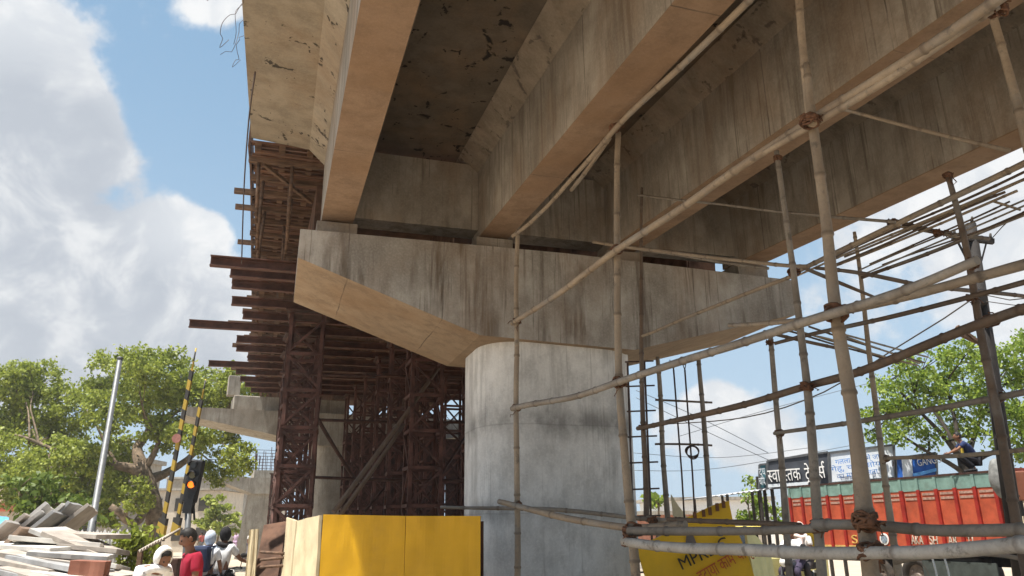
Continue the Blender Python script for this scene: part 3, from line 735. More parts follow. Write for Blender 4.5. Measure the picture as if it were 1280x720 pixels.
pole('transom', [(1240, 252, 5.9, 4), (1275, 262, 5.9, 4)], M_bam)
pole('transom', [(1000, 331, 6.8, 6), (1045, 350, 6.9, 6), (1096, 372, 7.0, 4)], M_bam3)
pole('transom', [(955, 414, 8, 5), (1050, 436, 8.4, 5)], M_bam3)
for x, y, Y, w in [(646, 402, 8.6, 9), (771, 313, 6.42, 14), (1013, 150, 4.1, 22), (1247, 12, 3.15, 21), (646, 510, 8.6, 9), (775, 478, 6.4, 14), (1045, 391, 4.15, 25), (646, 631, 8.55, 9), (790, 661, 6.5, 18),
                   (786, 676, 6.35, 15), (1024, 657, 5.0, 17), (1082, 653, 4.1, 25), (1088, 690, 4.05, 25), (1008, 484, 6, 13), (1238, 402, 4.6, 16), (974, 541, 8, 9), (1248, 497, 6, 13), (1107, 573, 8, 8), (768, 160, 6.3, 12),
                   (972, 198, 6, 9), (1184, 219, 5.9, 9), (992, 340, 6.1, 12), (803, 534, 8.9, 8), (1217, 330, 5.7, 13), (1214, 371, 5.7, 11), (1115, 278, 6.3, 10), (1172, 291, 6.4, 9), (962, 428, 8, 8), (850, 652, 8.5, 10), (797, 664, 6.4, 12), (815, 650, 8.6, 10)]:
    lash(x, y, Y, w)
# starter rods and wire coil behind
for x0, x1 in ((842, 852), (856, 864)):
    p = MB(); a, b = at(x0, 462, 12), at(x1 + 4, 690, 12); b.z = 0
    p.tube([a, (a * .6 + b * .4) + Vector((.02, 0, 0)), b], .014, 6)
    for s in (-.05, .04): p.tube([a, a + Vector((s, 0, .16))], .008, 5)
    o = p.build('reinforcing_rod', M_rod, loc=b); tag(o, 'thin upright steel rod with a forked tip, %s of the pair right of the pier' % ('left' if x0 < 850 else 'right'), 'steel rod', 'upright steel rods by the pier')
c = at(866, 566, 10.9); mb = MB()
for k in range(4):
    mb.tube([c + Vector((math.cos(a) * (.08 + .006 * k), .01 * k, math.sin(a) * (.088 - .005 * k) + .01 * k)) for a in [2 * math.pi * i / 24 for i in range(24)]], .007, 5, closed=True)
tag(mb.build('wire_coil', M_rod, loc=c), 'small coil of dark wire hung on the bamboo rungs', 'wire coil')
mb = MB(); a = at(794, 450, 9.6)
lad = thing('rebar_ladder', 'thin rusty rebar ladder against the right edge of the pier', 'ladder', (at(800, 690, 9.7).x, 9.7, 0))
off = lad.location.copy()
for dx in (-.1, .12):
    b_ = at(794, 452, 9.7); t_ = Vector((b_.x + dx, 9.7, b_.z)); MB(off).tube([t_, Vector((off.x + dx, 9.7, 0))], .014, 6).build('rail', M_rod, lad)
for k in range(11):
    z = .5 + .32 * k; f = z / 3.9; x = off.x + (b_.x - off.x) * f
    MB(off).tube([(x - .13, 9.69, z), (x + .24, 9.69, z + .01)], .011, 5).build('rung', M_rod, lad)

# ------------------------------------------------------------------ trees
def leaf_mesh(name, clumps, size, mat, parent, seed, per_m2=330, twigs=26, off=None):
    """leaf-sized diamonds gathered on twigs through the volume of each clump"""
    g = np.random.default_rng(seed); Cs = []
    for c, r in clumps:
        c = np.array(c)
        nt_ = max(6, int(twigs * r * r)); nl = max(5, int(per_m2 * r * r * 3.2 / nt_))
        d = g.normal(size=(nt_, 3)); d /= np.linalg.norm(d, axis=1)[:, None]
        rr = r * (g.random(nt_) ** .42)[:, None]; tw = c + d * rr * np.array([1, 1, .8])
        L = tw[:, None, :] + g.normal(size=(nt_, nl, 3)) * np.array([.17, .17, .12]) * (.6 + .35 * r)
        Cs.append(L.reshape(-1, 3))
    P = np.concatenate(Cs); n = len(P)
    a = g.normal(size=(n, 3)); a[:, 2] -= .5; a /= np.linalg.norm(a, axis=1)[:, None]
    b = np.cross(a, g.normal(size=(n, 3))); b /= np.linalg.norm(b, axis=1)[:, None]
    s = size * g.uniform(.6, 1.3, n)[:, None]
    nrm = np.cross(a, b)
    V = np.stack([P - a * s * .6, P + b * s * .36 + nrm * s * .08, P + a * s * .6, P - b * s * .36 + nrm * s * .08], 1).reshape(-1, 3)
    if off is not None: V = V - np.array(off)
    me = bpy.data.meshes.new(name)
    me.vertices.add(4 * n); me.vertices.foreach_set('co', V.astype(np.float32).ravel())
    me.loops.add(4 * n); me.loops.foreach_set('vertex_index', np.arange(4 * n, dtype=np.int32))
    me.polygons.add(n); me.polygons.foreach_set('loop_start', np.arange(0, 4 * n, 4, dtype=np.int32))
    me.update(calc_edges=True); me.validate(); me.materials.append(mat)
    o = bpy.data.objects.new(name, me); col.objects.link(o); o.parent = parent
    return o
def limb(mb, pts, r0, r1, wob=.05, seed=0):
    n = len(pts); sp = smooth_path([(Vector(p), r0 + (r1 - r0) * (i / (n - 1)) ** .7) for i, p in enumerate(pts)], .35)
    out = [(q + Vector((mnoise.noise((seed, i * .4, 0)), mnoise.noise((seed, i * .4, 5)), mnoise.noise((seed, i * .4, 9)))) * wob, w * (1 + .12 * mnoise.noise((seed, i * .7, 3)))) for i, (q, w) in enumerate(sp)]
    mb.tube([q for q, _ in out], [w for _, w in out], 8); return [q for q, _ in out]
def tree(name, label, base, limbs, clumps, leaf, lmat, bmat, seed, group=None, per_m2=330, twigs=26, br=.05):
    t = thing(name, label, 'tree', base, 0, group); off = Vector(base)
    mb = MB(off); nodes = []
    for k, (pts, r0, r1) in enumerate(limbs): nodes += limb(mb, pts, r0, r1, .06, seed + k * 3.3)
    mb.build('trunk', bmat, t)
    mb = MB(off); r = random.Random(seed)
    for c, rad in clumps:
        c = Vector(c)
        near = sorted(nodes, key=lambda q: (q - c).length)[:6]; q = r.choice(near[:3])
        mid = (q + c) / 2 + Vector((r.uniform(-.2, .2), r.uniform(-.2, .2), r.uniform(-.1, .25))) * rad
        pts = limb(mb, [q, mid, c], br, br * .35, .05, seed + c.x)
        for k in range(4):
            e = c + Vector((r.gauss(0, 1), r.gauss(0, 1), r.gauss(0, .7))).normalized() * rad * .8
            limb(mb, [pts[int(len(pts) * r.uniform(.5, .9))], (c + e) / 2, e], br * .4, .008, .04, seed + k + c.x)
    mb.build('branches', bmat, t)
    leaf_mesh('crown', clumps, leaf, lmat, t, seed, per_m2, twigs, off)
    return t
def px_clumps(lst, Y, dY, seed):
    r = random.Random(seed); out = []
    for x, y, rp in lst:
        YY = Y + r.uniform(-dY, dY); out.append((at(x, y, YY), rp * YY / 950.0))
    return out
b0 = at(190, 690, 36); b0.z = 0
A_ = lambda x, y, d=0: at(x, y, 36 + d)
tree('spreading_tree', 'big spreading leafy tree with crooked grey limbs behind the stone heap', b0,
     [([b0, A_(192, 640), A_(185, 605), A_(176, 580)], .46, .34), ([A_(180, 592), A_(150, 582, -.5), A_(105, 576, -1), A_(62, 560, -1.4), A_(30, 546, -1.6)], .30, .05),
      ([A_(178, 585), A_(172, 560, .6), A_(186, 536, 1), A_(176, 505, 1.2)], .34, .1), ([A_(186, 600), A_(214, 588, 1), A_(245, 565, 1.4), A_(272, 530, 1.5), A_(292, 500, 1.5)], .26, .08),
      ([A_(190, 620), A_(168, 655, -1.4), A_(150, 640, -2), A_(138, 632, -2.2)], .2, .14), ([A_(180, 590), A_(196, 560), A_(200, 530)], .2, .07), ([A_(150, 582, -.5), A_(135, 562, -.5), A_(120, 530, -.6)], .12, .05)],
     px_clumps([(12, 480, 38), (45, 475, 34), (30, 520, 50), (75, 545, 36), (95, 500, 36), (140, 470, 40), (175, 462, 36), (215, 468, 42), (262, 490, 38), (232, 505, 40), (185, 500, 40), (135, 515, 36), (283, 480, 30),
                (250, 540, 34), (210, 545, 30), (150, 555, 26), (60, 590, 46), (15, 570, 42), (100, 605, 42), (30, 615, 34), (130, 615, 36), (85, 560, 24), (270, 585, 26), (298, 575, 24), (285, 540, 24), (110, 570, 24), (170, 620, 24), (150, 590, 26), (120, 640, 26), (60, 635, 30), (305, 500, 26), (-20, 530, 50)], 36, 2.2, 5),
     .15, M_leafA, M_bark, 11, 'trees', 430, 22)
b0 = at(1212, 640, 24); b0.z = 0
A_ = lambda x, y, d=0: at(x, y, 24 + d)
tree('neem_tree', 'bright green fine leaved tree behind the orange lorry', b0,
     [([b0, A_(1206, 590), A_(1200, 560)], .22, .13), ([A_(1203, 575), A_(1175, 540, -.4), A_(1150, 515, -.6), A_(1125, 490, -.6)], .1, .03), ([A_(1201, 565), A_(1192, 520, .4), A_(1180, 470, .6)], .1, .03),
      ([A_(1204, 580), A_(1225, 530, .5), A_(1245, 480, .8)], .1, .03), ([A_(1204, 590), A_(1160, 565, -.6), A_(1128, 545, -.8)], .08, .03), ([A_(1205, 585), A_(1250, 560, .3), A_(1285, 530, .4)], .09, .03), ([A_(1202, 570), A_(1160, 500, 1), A_(1142, 460, 1.2)], .08, .02)],
     px_clumps([(1118, 500, 30), (1108, 478, 22), (1140, 465, 30), (1172, 450, 30), (1205, 445, 30), (1098, 520, 22), (1135, 525, 28), (1165, 495, 32), (1205, 485, 34), (1245, 455, 32), (1275, 470, 34), (1240, 500, 32), (1275, 515, 32), (1195, 525, 26),
                (1235, 540, 26), (1270, 555, 28), (1120, 550, 18), (1160, 550, 18), (1300, 440, 40), (1285, 425, 20), (1086, 540, 14), (1310, 520, 40)], 24, 1.4, 8),
     .11, M_leafB, M_barkd, 23, 'trees', 420, 30, .035)
for nm, lab, x, y0, Y, cl, lm in [
    ('distant_tree', 'hazy green tree at the far end of the dusty street', 272, 660, 62, [(258, 650, 14), (268, 632, 16), (282, 640, 16), (275, 655, 18), (262, 640, 12), (290, 655, 12)], M_leafA),
    ('young_tree', 'small green tree behind the tin roofed shed', 940, 660, 33, [(945, 632, 16), (960, 640, 15), (930, 650, 14), (965, 655, 14), (945, 655, 16), (978, 640, 12), (938, 600, 8), (932, 622, 8), (942, 612, 8)], M_leafB),
    ('low_tree', 'small round green tree beside the pier behind the scaffold', 820, 650, 45, [(816, 622, 9), (824, 626, 8), (812, 630, 8)], M_leafB),
    ('roadside_tree', 'dark green bushy tree low behind the stone heap at the left edge', 45, 660, 21, [(25, 610, 26), (55, 615, 28), (85, 632, 22), (40, 640, 28), (75, 650, 24), (110, 650, 20)], M_leafC)]:
    b0 = at(x, y0, Y); b0.z = 0
    tops = px_clumps(cl, Y, .6, Y)
    tree(nm, lab, b0, [([b0, b0 + Vector((.1, 0, 1.2)), tops[len(tops) // 2][0]], .12, .05)], tops, .15 if Y < 40 else .3, lm, M_bark, int(Y), 'trees', 240 if Y < 40 else 90, 24 if Y < 40 else 8, .04)
b0 = at(166, 690, 13); b0.z = 0
t = thing('bush', 'pale green bush between the stone heap and the bending man', 'bush', b0); cl = px_clumps([(166, 668, 10), (160, 682, 10), (174, 684, 10), (152, 674, 7), (182, 672, 7), (165, 700, 14)], 13, .15, 4)
mb = MB(b0)
for c, r in cl: limb(mb, [b0, (b0 + c) / 2 + Vector((.03, 0, .1)), c], .02, .006, .02, c.x)
mb.build('stem', M_bark, t); leaf_mesh('foliage', cl, .085, M_leafA, t, 6, 2600, 300, b0)

# ------------------------------------------------------------------ site hoarding
M_yel = plain('yellow_sheet', (.58, .315, .008), .5, .10, 1.6, .55, (.33, .19, .04))
M_cream = plain('cream_sheet', (.66, .55, .35), .6, .12, 4, .5, (.42, .32, .18))
M_steel = plain('painted_grey_steel', (.12, .125, .13), .5, .15, 9, .3, (.2, .16, .13), .3)
def sheet(name, tl, tr, bl, br, m, parent, th=.03, n=26, bulge=.02, seed=0):
    off = parent.location if parent else Vector((0, 0, 0)); mb = MB(off)
    nrm = (tr - tl).cross(bl - tl).normalized(); fr, bk = [], []
    for i in range(n + 1):
        for j in range(n + 1):
            a, b = i / n, j / n; p = (tl * (1 - a) + tr * a) * (1 - b) + (bl * (1 - a) + br * a) * b
            p = p + nrm * bulge * mnoise.noise((a * 3 + seed, b * 2.2, seed)) * (1 - .5 * b) + nrm * .006 * mnoise.noise((a * 9 + seed, b * 8, 2)); fr.append(p); bk.append(p + nrm * -th)
    w = n + 1; f = []
    for i in range(n):
        for j in range(n): f.append((i * w + j, i * w + j + 1, (i + 1) * w + j + 1, (i + 1) * w + j))
    k = len(fr); F_ = f + [tuple(k + q for q in reversed(x)) for x in f]
    ed = [j for j in range(w)] + [i * w + n for i in range(1, w)] + [n * w + j for j in range(n - 1, -1, -1)] + [i * w for i in range(n - 1, 0, -1)]
    for a, b in zip(ed, ed[1:] + ed[:1]): F_.append((b, a, a + k, b + k))
    mb.add(fr + bk, F_, False); return mb.build(name, m, parent)
def gz(p, z=0): return Vector((p.x, p.y, z))
p0, p1, pm = at(405, 643, 8.0), at(601, 645, 7.9), at(508, 645, 7.97)
t = thing('site_hoarding', 'yellow sheet metal hoarding with cream end panels below the trestles', 'hoarding', gz(p0))
e = Vector((.003, 0, 0))
sheet('yellow_panel', p0, pm - e, gz(p0, .02), gz(pm, .02) - e, M_yel, t, seed=1, bulge=.025)
sheet('yellow_panel', pm + e, p1, gz(pm, .02) + e, gz(p1, .02), M_yel, t, seed=5, bulge=.03)
q0, q1, q2 = at(403, 644, 8.15), at(375, 651, 9.2), at(361, 647, 10.2)
sheet('cream_panel', q1, q0, gz(at(366, 720, 8.9), .02), gz(at(399, 720, 8.05), .02), M_cream, t, seed=3, bulge=.02)
sheet('cream_panel', q2, q1 + Vector((-.03, .05, 0)), gz(at(352, 720, 10), .02), gz(at(364, 720, 9), .02), M_cream, t, seed=8, bulge=.02)
for p in (p0, pm, p1): MB(t.location).bar(p + Vector((0, .07, -.05)), gz(p) + Vector((0, .07, 0)), .05).build('post', M_rust, t)
for z in (.5, 1.5): MB(t.location).bar(gz(p0, z) + Vector((0, .055, 0)), gz(p1, z) + Vector((0, .055, 0)), .04).build('rail', M_rust, t)
t = thing('cream_board', 'upright pale board standing alone left of the hoarding', 'board', gz(at(318, 700, 11)))
sheet('panel', at(313, 662, 11), at(324, 661, 11), gz(at(308, 715, 11)), gz(at(322, 715, 11)), M_cream, t, .04); MB(t.location).bar(at(318, 668, 11.08), gz(at(315, 700, 11.08)), .05).build('stay', M_timber, t)
mb = MB(); a, b = at(345, 655, 11.5), gz(at(322, 715, 10.2)); mb.bar(a, b, .34, .05, (0, 1, .3)); tag(mb.build('leaning_plank', M_timber3, loc=gz(b)), 'dark broad plank leaning against the hoarding', 'plank')
for k, (y0, y1) in enumerate(((690, 692), (700, 697), (709, 707))):
    a, b = at(326, y0, 10.4), at(356, y1, 10.0); mb = MB(); mb.tube([a, b], .02, 6); tag(mb.build('timber_peg', M_timber, loc=a), 'short timber stick %s across the dark leaning plank' % ('high', 'midway', 'low')[k], 'stick')
# the tilted yellow barrier with writing
bp = [(830, 668), (859, 647), (893, 631), (911, 626), (916, 650), (927, 676), (938, 704), (950, 745), (815, 745), (804, 712), (796, 684)]
bo = at(870, 700, 9.6); t = thing('warning_barrier', 'worn yellow metal barrier with slanting writing and a notched top edge', 'barrier', gz(bo))
mb = MB(t.location); mb.prism([at(x, y, 9.6) for x, y in bp], (0, 0, 0), (0, .06, 0)); mb.build('panel', plain('bright_yellow', (.74, .43, .015), .5, .10, 2.5, .45, (.45, .27, .06)), t)
M_brown = plain('brown_paint', (.16, .07, .03), .7)
for x, y, a in ((868, 643, 9), (879, 640, 9), (887, 637, 10), (896, 632, 10), (904, 629, 9)):
    MB(t.location).bar(at(x, y - 3, 9.585), at(x + 1, y + a - 3, 9.585), .038, .02, (0, 1, 0)).build('slot_mark', M_brown, t)
MB(t.location).prism([at(x, y, 9.59) for x, y in ((857, 680), (858, 668), (866, 668), (871, 681))], (0, -.012, 0), (0, 0, 0)).build('patch', plain('grey_patch', (.16, .13, .11), .8), t)
sheet('side_flap', at(928, 655, 9.7), at(960, 690, 10.2), gz(at(950, 745, 9.7)), gz(at(978, 745, 10.2)), plain('pale_yellow', (.82, .70, .30), .5, .1, 5, .3, (.5, .4, .2)), t, .03)
def fit_text(me, A, Bp, hp, Y0, Y1, parent, out=.05, name='lettering'):
    """lay a lettering mesh on the plane through two base points of the sign"""
    o, xv = at(*A, Y0), at(*Bp, Y1) - at(*A, Y0); uv = at(A[0] - 0.0, A[1] - hp, Y0) - o; uv = uv - xv * (uv.dot(xv) / xv.length_squared)
    xs = [v.co.x for v in me.vertices]; ys = [v.co.y for v in me.vertices]; w, h = max(xs) - min(xs), max(ys) - min(0, min(ys) * 0)
    nv = xv.cross(uv).normalized()
    M = Matrix((( xv.x / w, uv.x / h, nv.x, o.x), (xv.y / w, uv.y / h, nv.y, o.y), (xv.z / w, uv.z / h, nv.z, o.z), (0, 0, 0, 1)))
    me.transform(Matrix.Translation(nv * out) @ M @ Matrix.Translation((-min(xs), 0, 0)))
    off = parent.location
    me.transform(Matrix.Translation(-off))
    ob = bpy.data.objects.new(name, me); col.objects.link(ob); ob.parent = parent; return ob
M_ink = plain('black_paint', (.035, .025, .02), .7, .3, 30); M_red = plain('red_paint', (.50, .10, .025), .6, .3, 30)
M_white = plain('white_paint', (.78, .77, .74), .5, .06, 8); M_blue = plain('blue_paint', (.03, .17, .50), .5, .2, 8)
fit_text(text_mesh('MPRDC', 1, M_ink, extrude=.004), (852, 712), (911, 684), 17, 9.58, 9.58, t)
fit_text(text_mesh('हटाया काम चालू', 1, M_red, extrude=.004), (876, 729), (941, 691), 17, 9.58, 9.58, t)
# white curved offcut behind it
mb = MB(); pts = [(840, 620), (846, 640), (856, 652), (872, 662)]
mb.prism([at(x, y, 13) for x, y in ((839, 618), (848, 632), (858, 645), (870, 655), (868, 662), (852, 656), (842, 645))], (0, 0, 0), (0, .05, 0))
o = mb.build('curved_sheet', M_cream, loc=at(850, 650, 13)); tag(o, 'curved cream offcut standing up behind the notched yellow barrier', 'sheet')

# ------------------------------------------------------------------ stone slabs, left
STONES = [plain('slab_grey', (.42, .40, .375), .8, .2, 4, .4, (.22, .18, .14)), plain('slab_tan', (.37, .325, .28), .8, .2, 4, .4, (.25, .2, .15)), plain('slab_white', (.62, .59, .54), .75, .12, 4, .3, (.4, .35, .28)), plain('slab_brown', (.27, .19, .14), .8, .2, 4, .4, (.2, .14, .1)), plain('slab_redbrown', (.25, .10, .065), .8, .2, 4, .3, (.3, .2, .14)), plain('slab_bluegrey', (.30, .30, .30), .8, .2, 4, .35, (.2, .17, .14))]
def slab(c, d, rot, m, label, seed):
    mb = MB(); r = random.Random(seed); w, l, h = d
    n = 7; ring = []
    for k in range(4):
        for i in range(n):
            f = i / n; x, y = [(-1 + 2 * f, -1), (1, -1 + 2 * f), (1 - 2 * f, 1), (-1, 1 - 2 * f)][k]
            ring.append(Vector((x * w / 2 + r.uniform(-.012, .012), y * l / 2 + r.uniform(-.012, .012), 0)))
    mb.prism(ring, (0, 0, -h / 2), (0, 0, h / 2))
    o = mb.build('stone_slab', m, bevel=.006); o.location = c; o.rotation_euler = rot
    return tag(o, label, 'stone slab', 'stone slabs heaped at the left')
r = random.Random(5)
lean = [(2, 676, 12.6, 1), (20, 670, 12.7, 0), (30, 664, 12.9, 0), (44, 671, 12.8, 5), (56, 664, 13.1, 0), (68, 662, 13.2, 5), (82, 662, 13.3, 1), (-12, 686, 12.3, 0), (10, 696, 12.0, 3)]
lw = ['leaning grey slab second from the left edge of the picture', 'leaning tan slab with a blunt top, left of the middle of the leaning row', 'leaning pale slab just behind the blunt topped one', 'leaning slab in the middle of the leaning row', 'leaning thin grey slab next to the two tallest', 'tall leaning slab, second from the right end of the leaning row', 'tallest leaning slab at the right end of the leaning row, broad face showing', 'leaning slab cut off by the left edge of the picture', 'dark slab lowest of the leaning ones, near the left edge']
for k, ((x, y, Y, mi), w) in enumerate(zip(lean, lw)):
    c = at(x, y, Y); slab(c, (1.0, .85, .06), (R(r.uniform(-12, -4)), R(-48 + r.uniform(-5, 5)), R(20 + r.uniform(-8, 8))), STONES[mi], w, k)
flat = [(40, 683, 11.6, 2, 1.38, -3), (75, 679, 11.8, 2, 1.196, -6), (92, 675, 12, 0, 1.012, -18), (104, 679, 11.8, 1, 0.92, -20), (112, 669, 12.3, 1, 0.92, 4), (60, 697, 11.2, 1, 1.196, 10), (92, 693, 11.3, 0, 1.012, 6), (38, 707, 10.8, 1, 1.104, 12), (75, 706, 10.9, 5, 1.196, 9), (25, 718, 10.5, 5, 1.104, 12), (60, 719, 10.4, 1, 1.104, 10), (82, 707, 11, 0, 1.012, -14), (117, 687, 11.8, 1, 0.828, -6), (95, 721, 10.5, 2, 0.828, 8), (15, 729, 10.2, 3, 1.104, 6), (50, 731, 10.1, 0, 1.104, 6), (122, 704, 11.4, 2, 0.736, 15), (88, 732, 10.2, 1, 1.012, 10), (130, 717, 11, 1, 0.736, -8)]
fw_ = ['long white slab on top of the heap at the left', 'white slab lying flat in the middle of the heap top', 'grey slab sloping up to the right on the heap', 'tan slab tilted under the grey sloping one', 'flat tan slab on the heap foot of the grey lamp pole', 'broad tan slab in the upper left layer of the heap', 'dark grey slab in the middle layer of the heap', 'tan slab jutting left in the middle layer', 'grey slab jutting left over a dark gap', 'grey slab in the lower left layer', 'tan slab in the lower layer left of the reddish block',
       'grey slab sloping up to the right above the reddish block', 'small tan slab on the right shoulder of the heap', 'short pale slab beside the reddish block', 'brown slab at the bottom left corner of the picture', 'grey slab at the bottom edge of the picture', 'small pale slab right of the reddish block', 'tan slab at the bottom edge under the pale short one', 'small tan slab low at the right foot of the heap']
for k, ((x, y, Y, mi, L, tilt), w) in enumerate(zip(flat, fw_)):
    c = at(x, y, Y); slab(c, (L, .7, .065), (R(r.uniform(-7, 3)), R(-tilt if tilt < 0 else tilt * .8), R(r.uniform(-25, 20))), STONES[mi], w, 40 + k)
c = at(112, 716, 10.5); slab(c, (.42, .3, .3), (0, R(3), R(10)), STONES[4], 'thick reddish brown block in front of the stone heap', 99)
# dirt and rubble bank that carries the slabs
mb = MB(); n = 26; vs = []
for j in range(n):
    for i in range(n):
        x = -11.5 + 5.8 * i / (n - 1); y = 9.0 + 5.2 * j / (n - 1); f = max(0, 1 - ((x + 9.2) / 2.7) ** 2) * max(0, 1 - ((y - 11.8) / 2.7) ** 2)
        vs.append((x, y, -.08 + 1.12 * f ** .8 + .09 * mnoise.noise((x * 2.1, y * 2.1, 0)) * (f > 0)))
mb.add(vs, [(j * n + i, j * n + i + 1, (j + 1) * n + i + 1, (j + 1) * n + i) for j in range(n - 1) for i in range(n - 1)], True)
tag(mb.build('rubble_bank', plain('rubble', (.36, .29, .21), .95, .4, 7, .4)), kind='structure')
# white picket grille behind the slabs
g0, g1 = at(55, 684, 14.2), at(165, 684, 14.8); t = thing('picket_fence', 'low white picket fence showing between the slabs', 'fence', gz(g0))
for k in range(24):
    p = g0.lerp(g1, k / 23); h = 1.62 + .03 * (k % 2); MB(t.location).prism([gz(p, z) + Vector((x, 0, 0)) for x, z in ((-.035, 0), (.035, 0), (.035, h), (0, h + .07), (-.035, h))], (0, 0, 0), (0, .025, 0)).build('picket', M_white, t)
for z in (.5, 1.35): MB(t.location).bar(gz(g0, z) + Vector((0, .05, 0)), gz(g1, z) + Vector((0, .05, 0)), .04, .06).build('rail', M_white, t)
t = thing('tin_sheet', 'dull corrugated sheet lying tilted behind the bending man', 'tin sheet', at(185, 684, 11))
mb = MB(t.location); a, b, d = at(172, 690, 11), at(206, 672, 11.2), Vector((-.05, .6, .12)); n = 40; vs = []
for i in range(n + 1):
    p = a.lerp(b, i / n) + Vector((0, 0, .02 * math.sin(i * 1.5))); vs += [p, p + d, p - Vector((0, 0, .012)), p + d - Vector((0, 0, .012))]
mb.add(vs, [(4 * i, 4 * i + 4, 4 * i + 5, 4 * i + 1) for i in range(n)] + [(4 * i + 2, 4 * i + 3, 4 * i + 7, 4 * i + 6) for i in range(n)], True); mb.build('sheet', STONES[1], t)
for x in (176, 200): MB(t.location).bar(at(x, 688, 11.3), gz(at(x, 700, 11.3)), .06).build('support', M_timber, t)
o = MB().box((0, 0, .45), (1.1, .7, .9)).box((0, 0, .92), (1.2, .8, .05)).build('counter_box', M_dark, bevel=.01); o.location = gz(at(228, 700, 12)); tag(o, 'dark low counter box behind the boy in red', 'counter')
# blue tarpaulin and house at the left edge
hb = gz(at(-20, 650, 46)); t = thing('house', 'cream house with a red tiled eave behind the tree at the left edge', 'house', hb)
M_hw = plain('house_wall', (.58, .50, .40), .85, .1, 2, .3); M_tile = plain('red_tiles', (.42, .10, .06), .8, .3, 10)
MB(hb).box(hb + Vector((-2, 2, 2.2)), (8, 6, 4.4)).build('wall', M_hw, t)
MB(hb).prism([hb + Vector((x, -1.3, z)) for x, z in ((-6.2, 2.9), (2.3, 2.9), (2.0, 3.35), (-6, 3.35))], (0, 0, 0), (0, .7, 0)).build('roof', M_tile, t)
for x in (-3, .4): w = MB(hb).box(hb + Vector((x, -1.0, 1.6)), (1, .08, 1.2)).build('window', M_dark, t)
hb = gz(at(85, 650, 52)); t = thing('house', 'pale concrete house glimpsed through the big tree', 'house', hb)
MB(hb).box(hb + Vector((0, 3, 3.2)), (6, 6, 6.4)).build('wall', M_far, t); MB(hb).box(hb + Vector((0, 2.7, 6.55)), (6.6, 6.8, .3)).build('roof', M_far, t)
for x in (-1.6, 1.4):
    for z in (1.8, 4.9): MB(hb).box(hb + Vector((x, -.02, z)), (1, .1, 1.2)).build('window', M_dark, t)
t = thing('tarpaulin', 'bright blue tarpaulin by the stone slabs at the left edge', 'tarpaulin', gz(at(3, 650, 15)))
sheet('sheet', at(-25, 640, 16), at(12, 648, 15), at(-25, 662, 14.6), at(9, 655, 14.4), plain('blue_tarp', (.10, .33, .52), .5), t, .01, bulge=.08)
for x in (-22, 9): MB(t.location).bar(at(x, 652, 15.2), gz(at(x, 652, 15.2)), .05).build('support', M_timber, t)

# ------------------------------------------------------------------ poles, signal, raised booms
a, b = at(150, 449, 17), gz(at(112, 662, 17)); mb = MB(); d = (b - a); b2 = a + d * 1.0
t = thing('lamp_post', 'bare grey steel post leaning over the stone heap', 'post', gz(b2)); mb = MB(t.location)
mb.tube([a, a.lerp(b2, .3), a.lerp(b2, .3001), a.lerp(b2, .65), a.lerp(b2, .6501), b2], [.055, .058, .066, .07, .078, .085], 12); mb.build('shaft', M_steel, t); MB(t.location).tube([a, a + (a - b2).normalized() * .05], .062, 10).build('cap', M_steel, t)
sp_ = gz(at(234, 700, 15)); t = thing('traffic_signal', 'black traffic signal with the lowest lamp glowing amber on a grey post', 'traffic signal', sp_)
ax = at(240, 572, 15); M_blk = plain('black_housing', (.02, .02, .022), .45)
c_ = at(241, 601, 15); top_ = at(237, 628, 15)
MB(sp_).tube([sp_, top_], .055, 10).build('post', M_steel, t)
MB(sp_).box(c_ + Vector((0, .06, 0)), (.25, .16, .80), Matrix.Rotation(R(6), 3, 'Y')).build('housing', M_blk, t, .03)
MB(sp_).box(at(237, 630, 15), (.16, .14, .34), Matrix.Rotation(R(4), 3, 'Y')).tube([at(232, 650, 15), at(233, 632, 15)], .02, 6).tube([at(243, 650, 15), at(242, 632, 15)], .02, 6).build('bracket', M_blk, t)
def emit(name, c, s):
    m, nt, b = new_mat(name); b.inputs['Base Color'].default_value = (*c, 1); b.inputs['Emission Color'].default_value = (*c, 1); b.inputs['Emission Strength'].default_value = s; return m
for k, (x, y, m, lab) in enumerate(((243, 581, plain('lens_grey', (.07, .075, .08), .25), 'dark top lens'), (241.5, 594, plain('lens_dim', (.14, .12, .06), .3), 'unlit yellowish middle lens'), (240, 606, emit('amber_lamp', (1, .17, .01), 1.0), 'glowing amber lens'))):
    p = at(x, y, 15) + Vector((0, -.03, 0)); mb = MB(sp_); mb.tube([p, p + Vector((0, -.025, 0))], .062, 16); l = mb.build('lens', m, t); l['label'] = lab
    mb = MB(sp_); n = 12; vs = []
    for i in range(n + 1):
        a_ = R(-10 + 200 * i / n); vs += [p + Vector((.075 * math.cos(a_), 0, .075 * math.sin(a_))), p + Vector((.075 * math.cos(a_), -.09, .075 * math.sin(a_) - .01)), p + Vector((.083 * math.cos(a_), 0, .083 * math.sin(a_))), p + Vector((.083 * math.cos(a_), -.09, .083 * math.sin(a_) - .01))]
    mb.add(vs, [q for i in range(n) for q in ((4 * i, 4 * i + 1, 4 * i + 5, 4 * i + 4), (4 * i + 2, 4 * i + 6, 4 * i + 7, 4 * i + 3), (4 * i + 1, 4 * i + 3, 4 * i + 7, 4 * i + 5))], True); mb.build('visor', M_blk, t)
def stripe_mat(name, step):
    m, nt, b = new_mat(name); o = coords(nt); s = nt.nodes.new('ShaderNodeSeparateXYZ'); nt.links.new(o, s.inputs[0])
    z = math_n(nt, 'ADD', s.outputs[2], math_n(nt, 'MULTIPLY', s.outputs[0], .6))
    f = math_n(nt, 'LESS_THAN', math_n(nt, 'FRACT', math_n(nt, 'DIVIDE', z, step)), .5)
    nt.links.new(mix_n(nt, f, (.48, .32, .04), (.045, .04, .035)), b.inputs['Base Color']); b.inputs['Roughness'].default_value = .6; return m
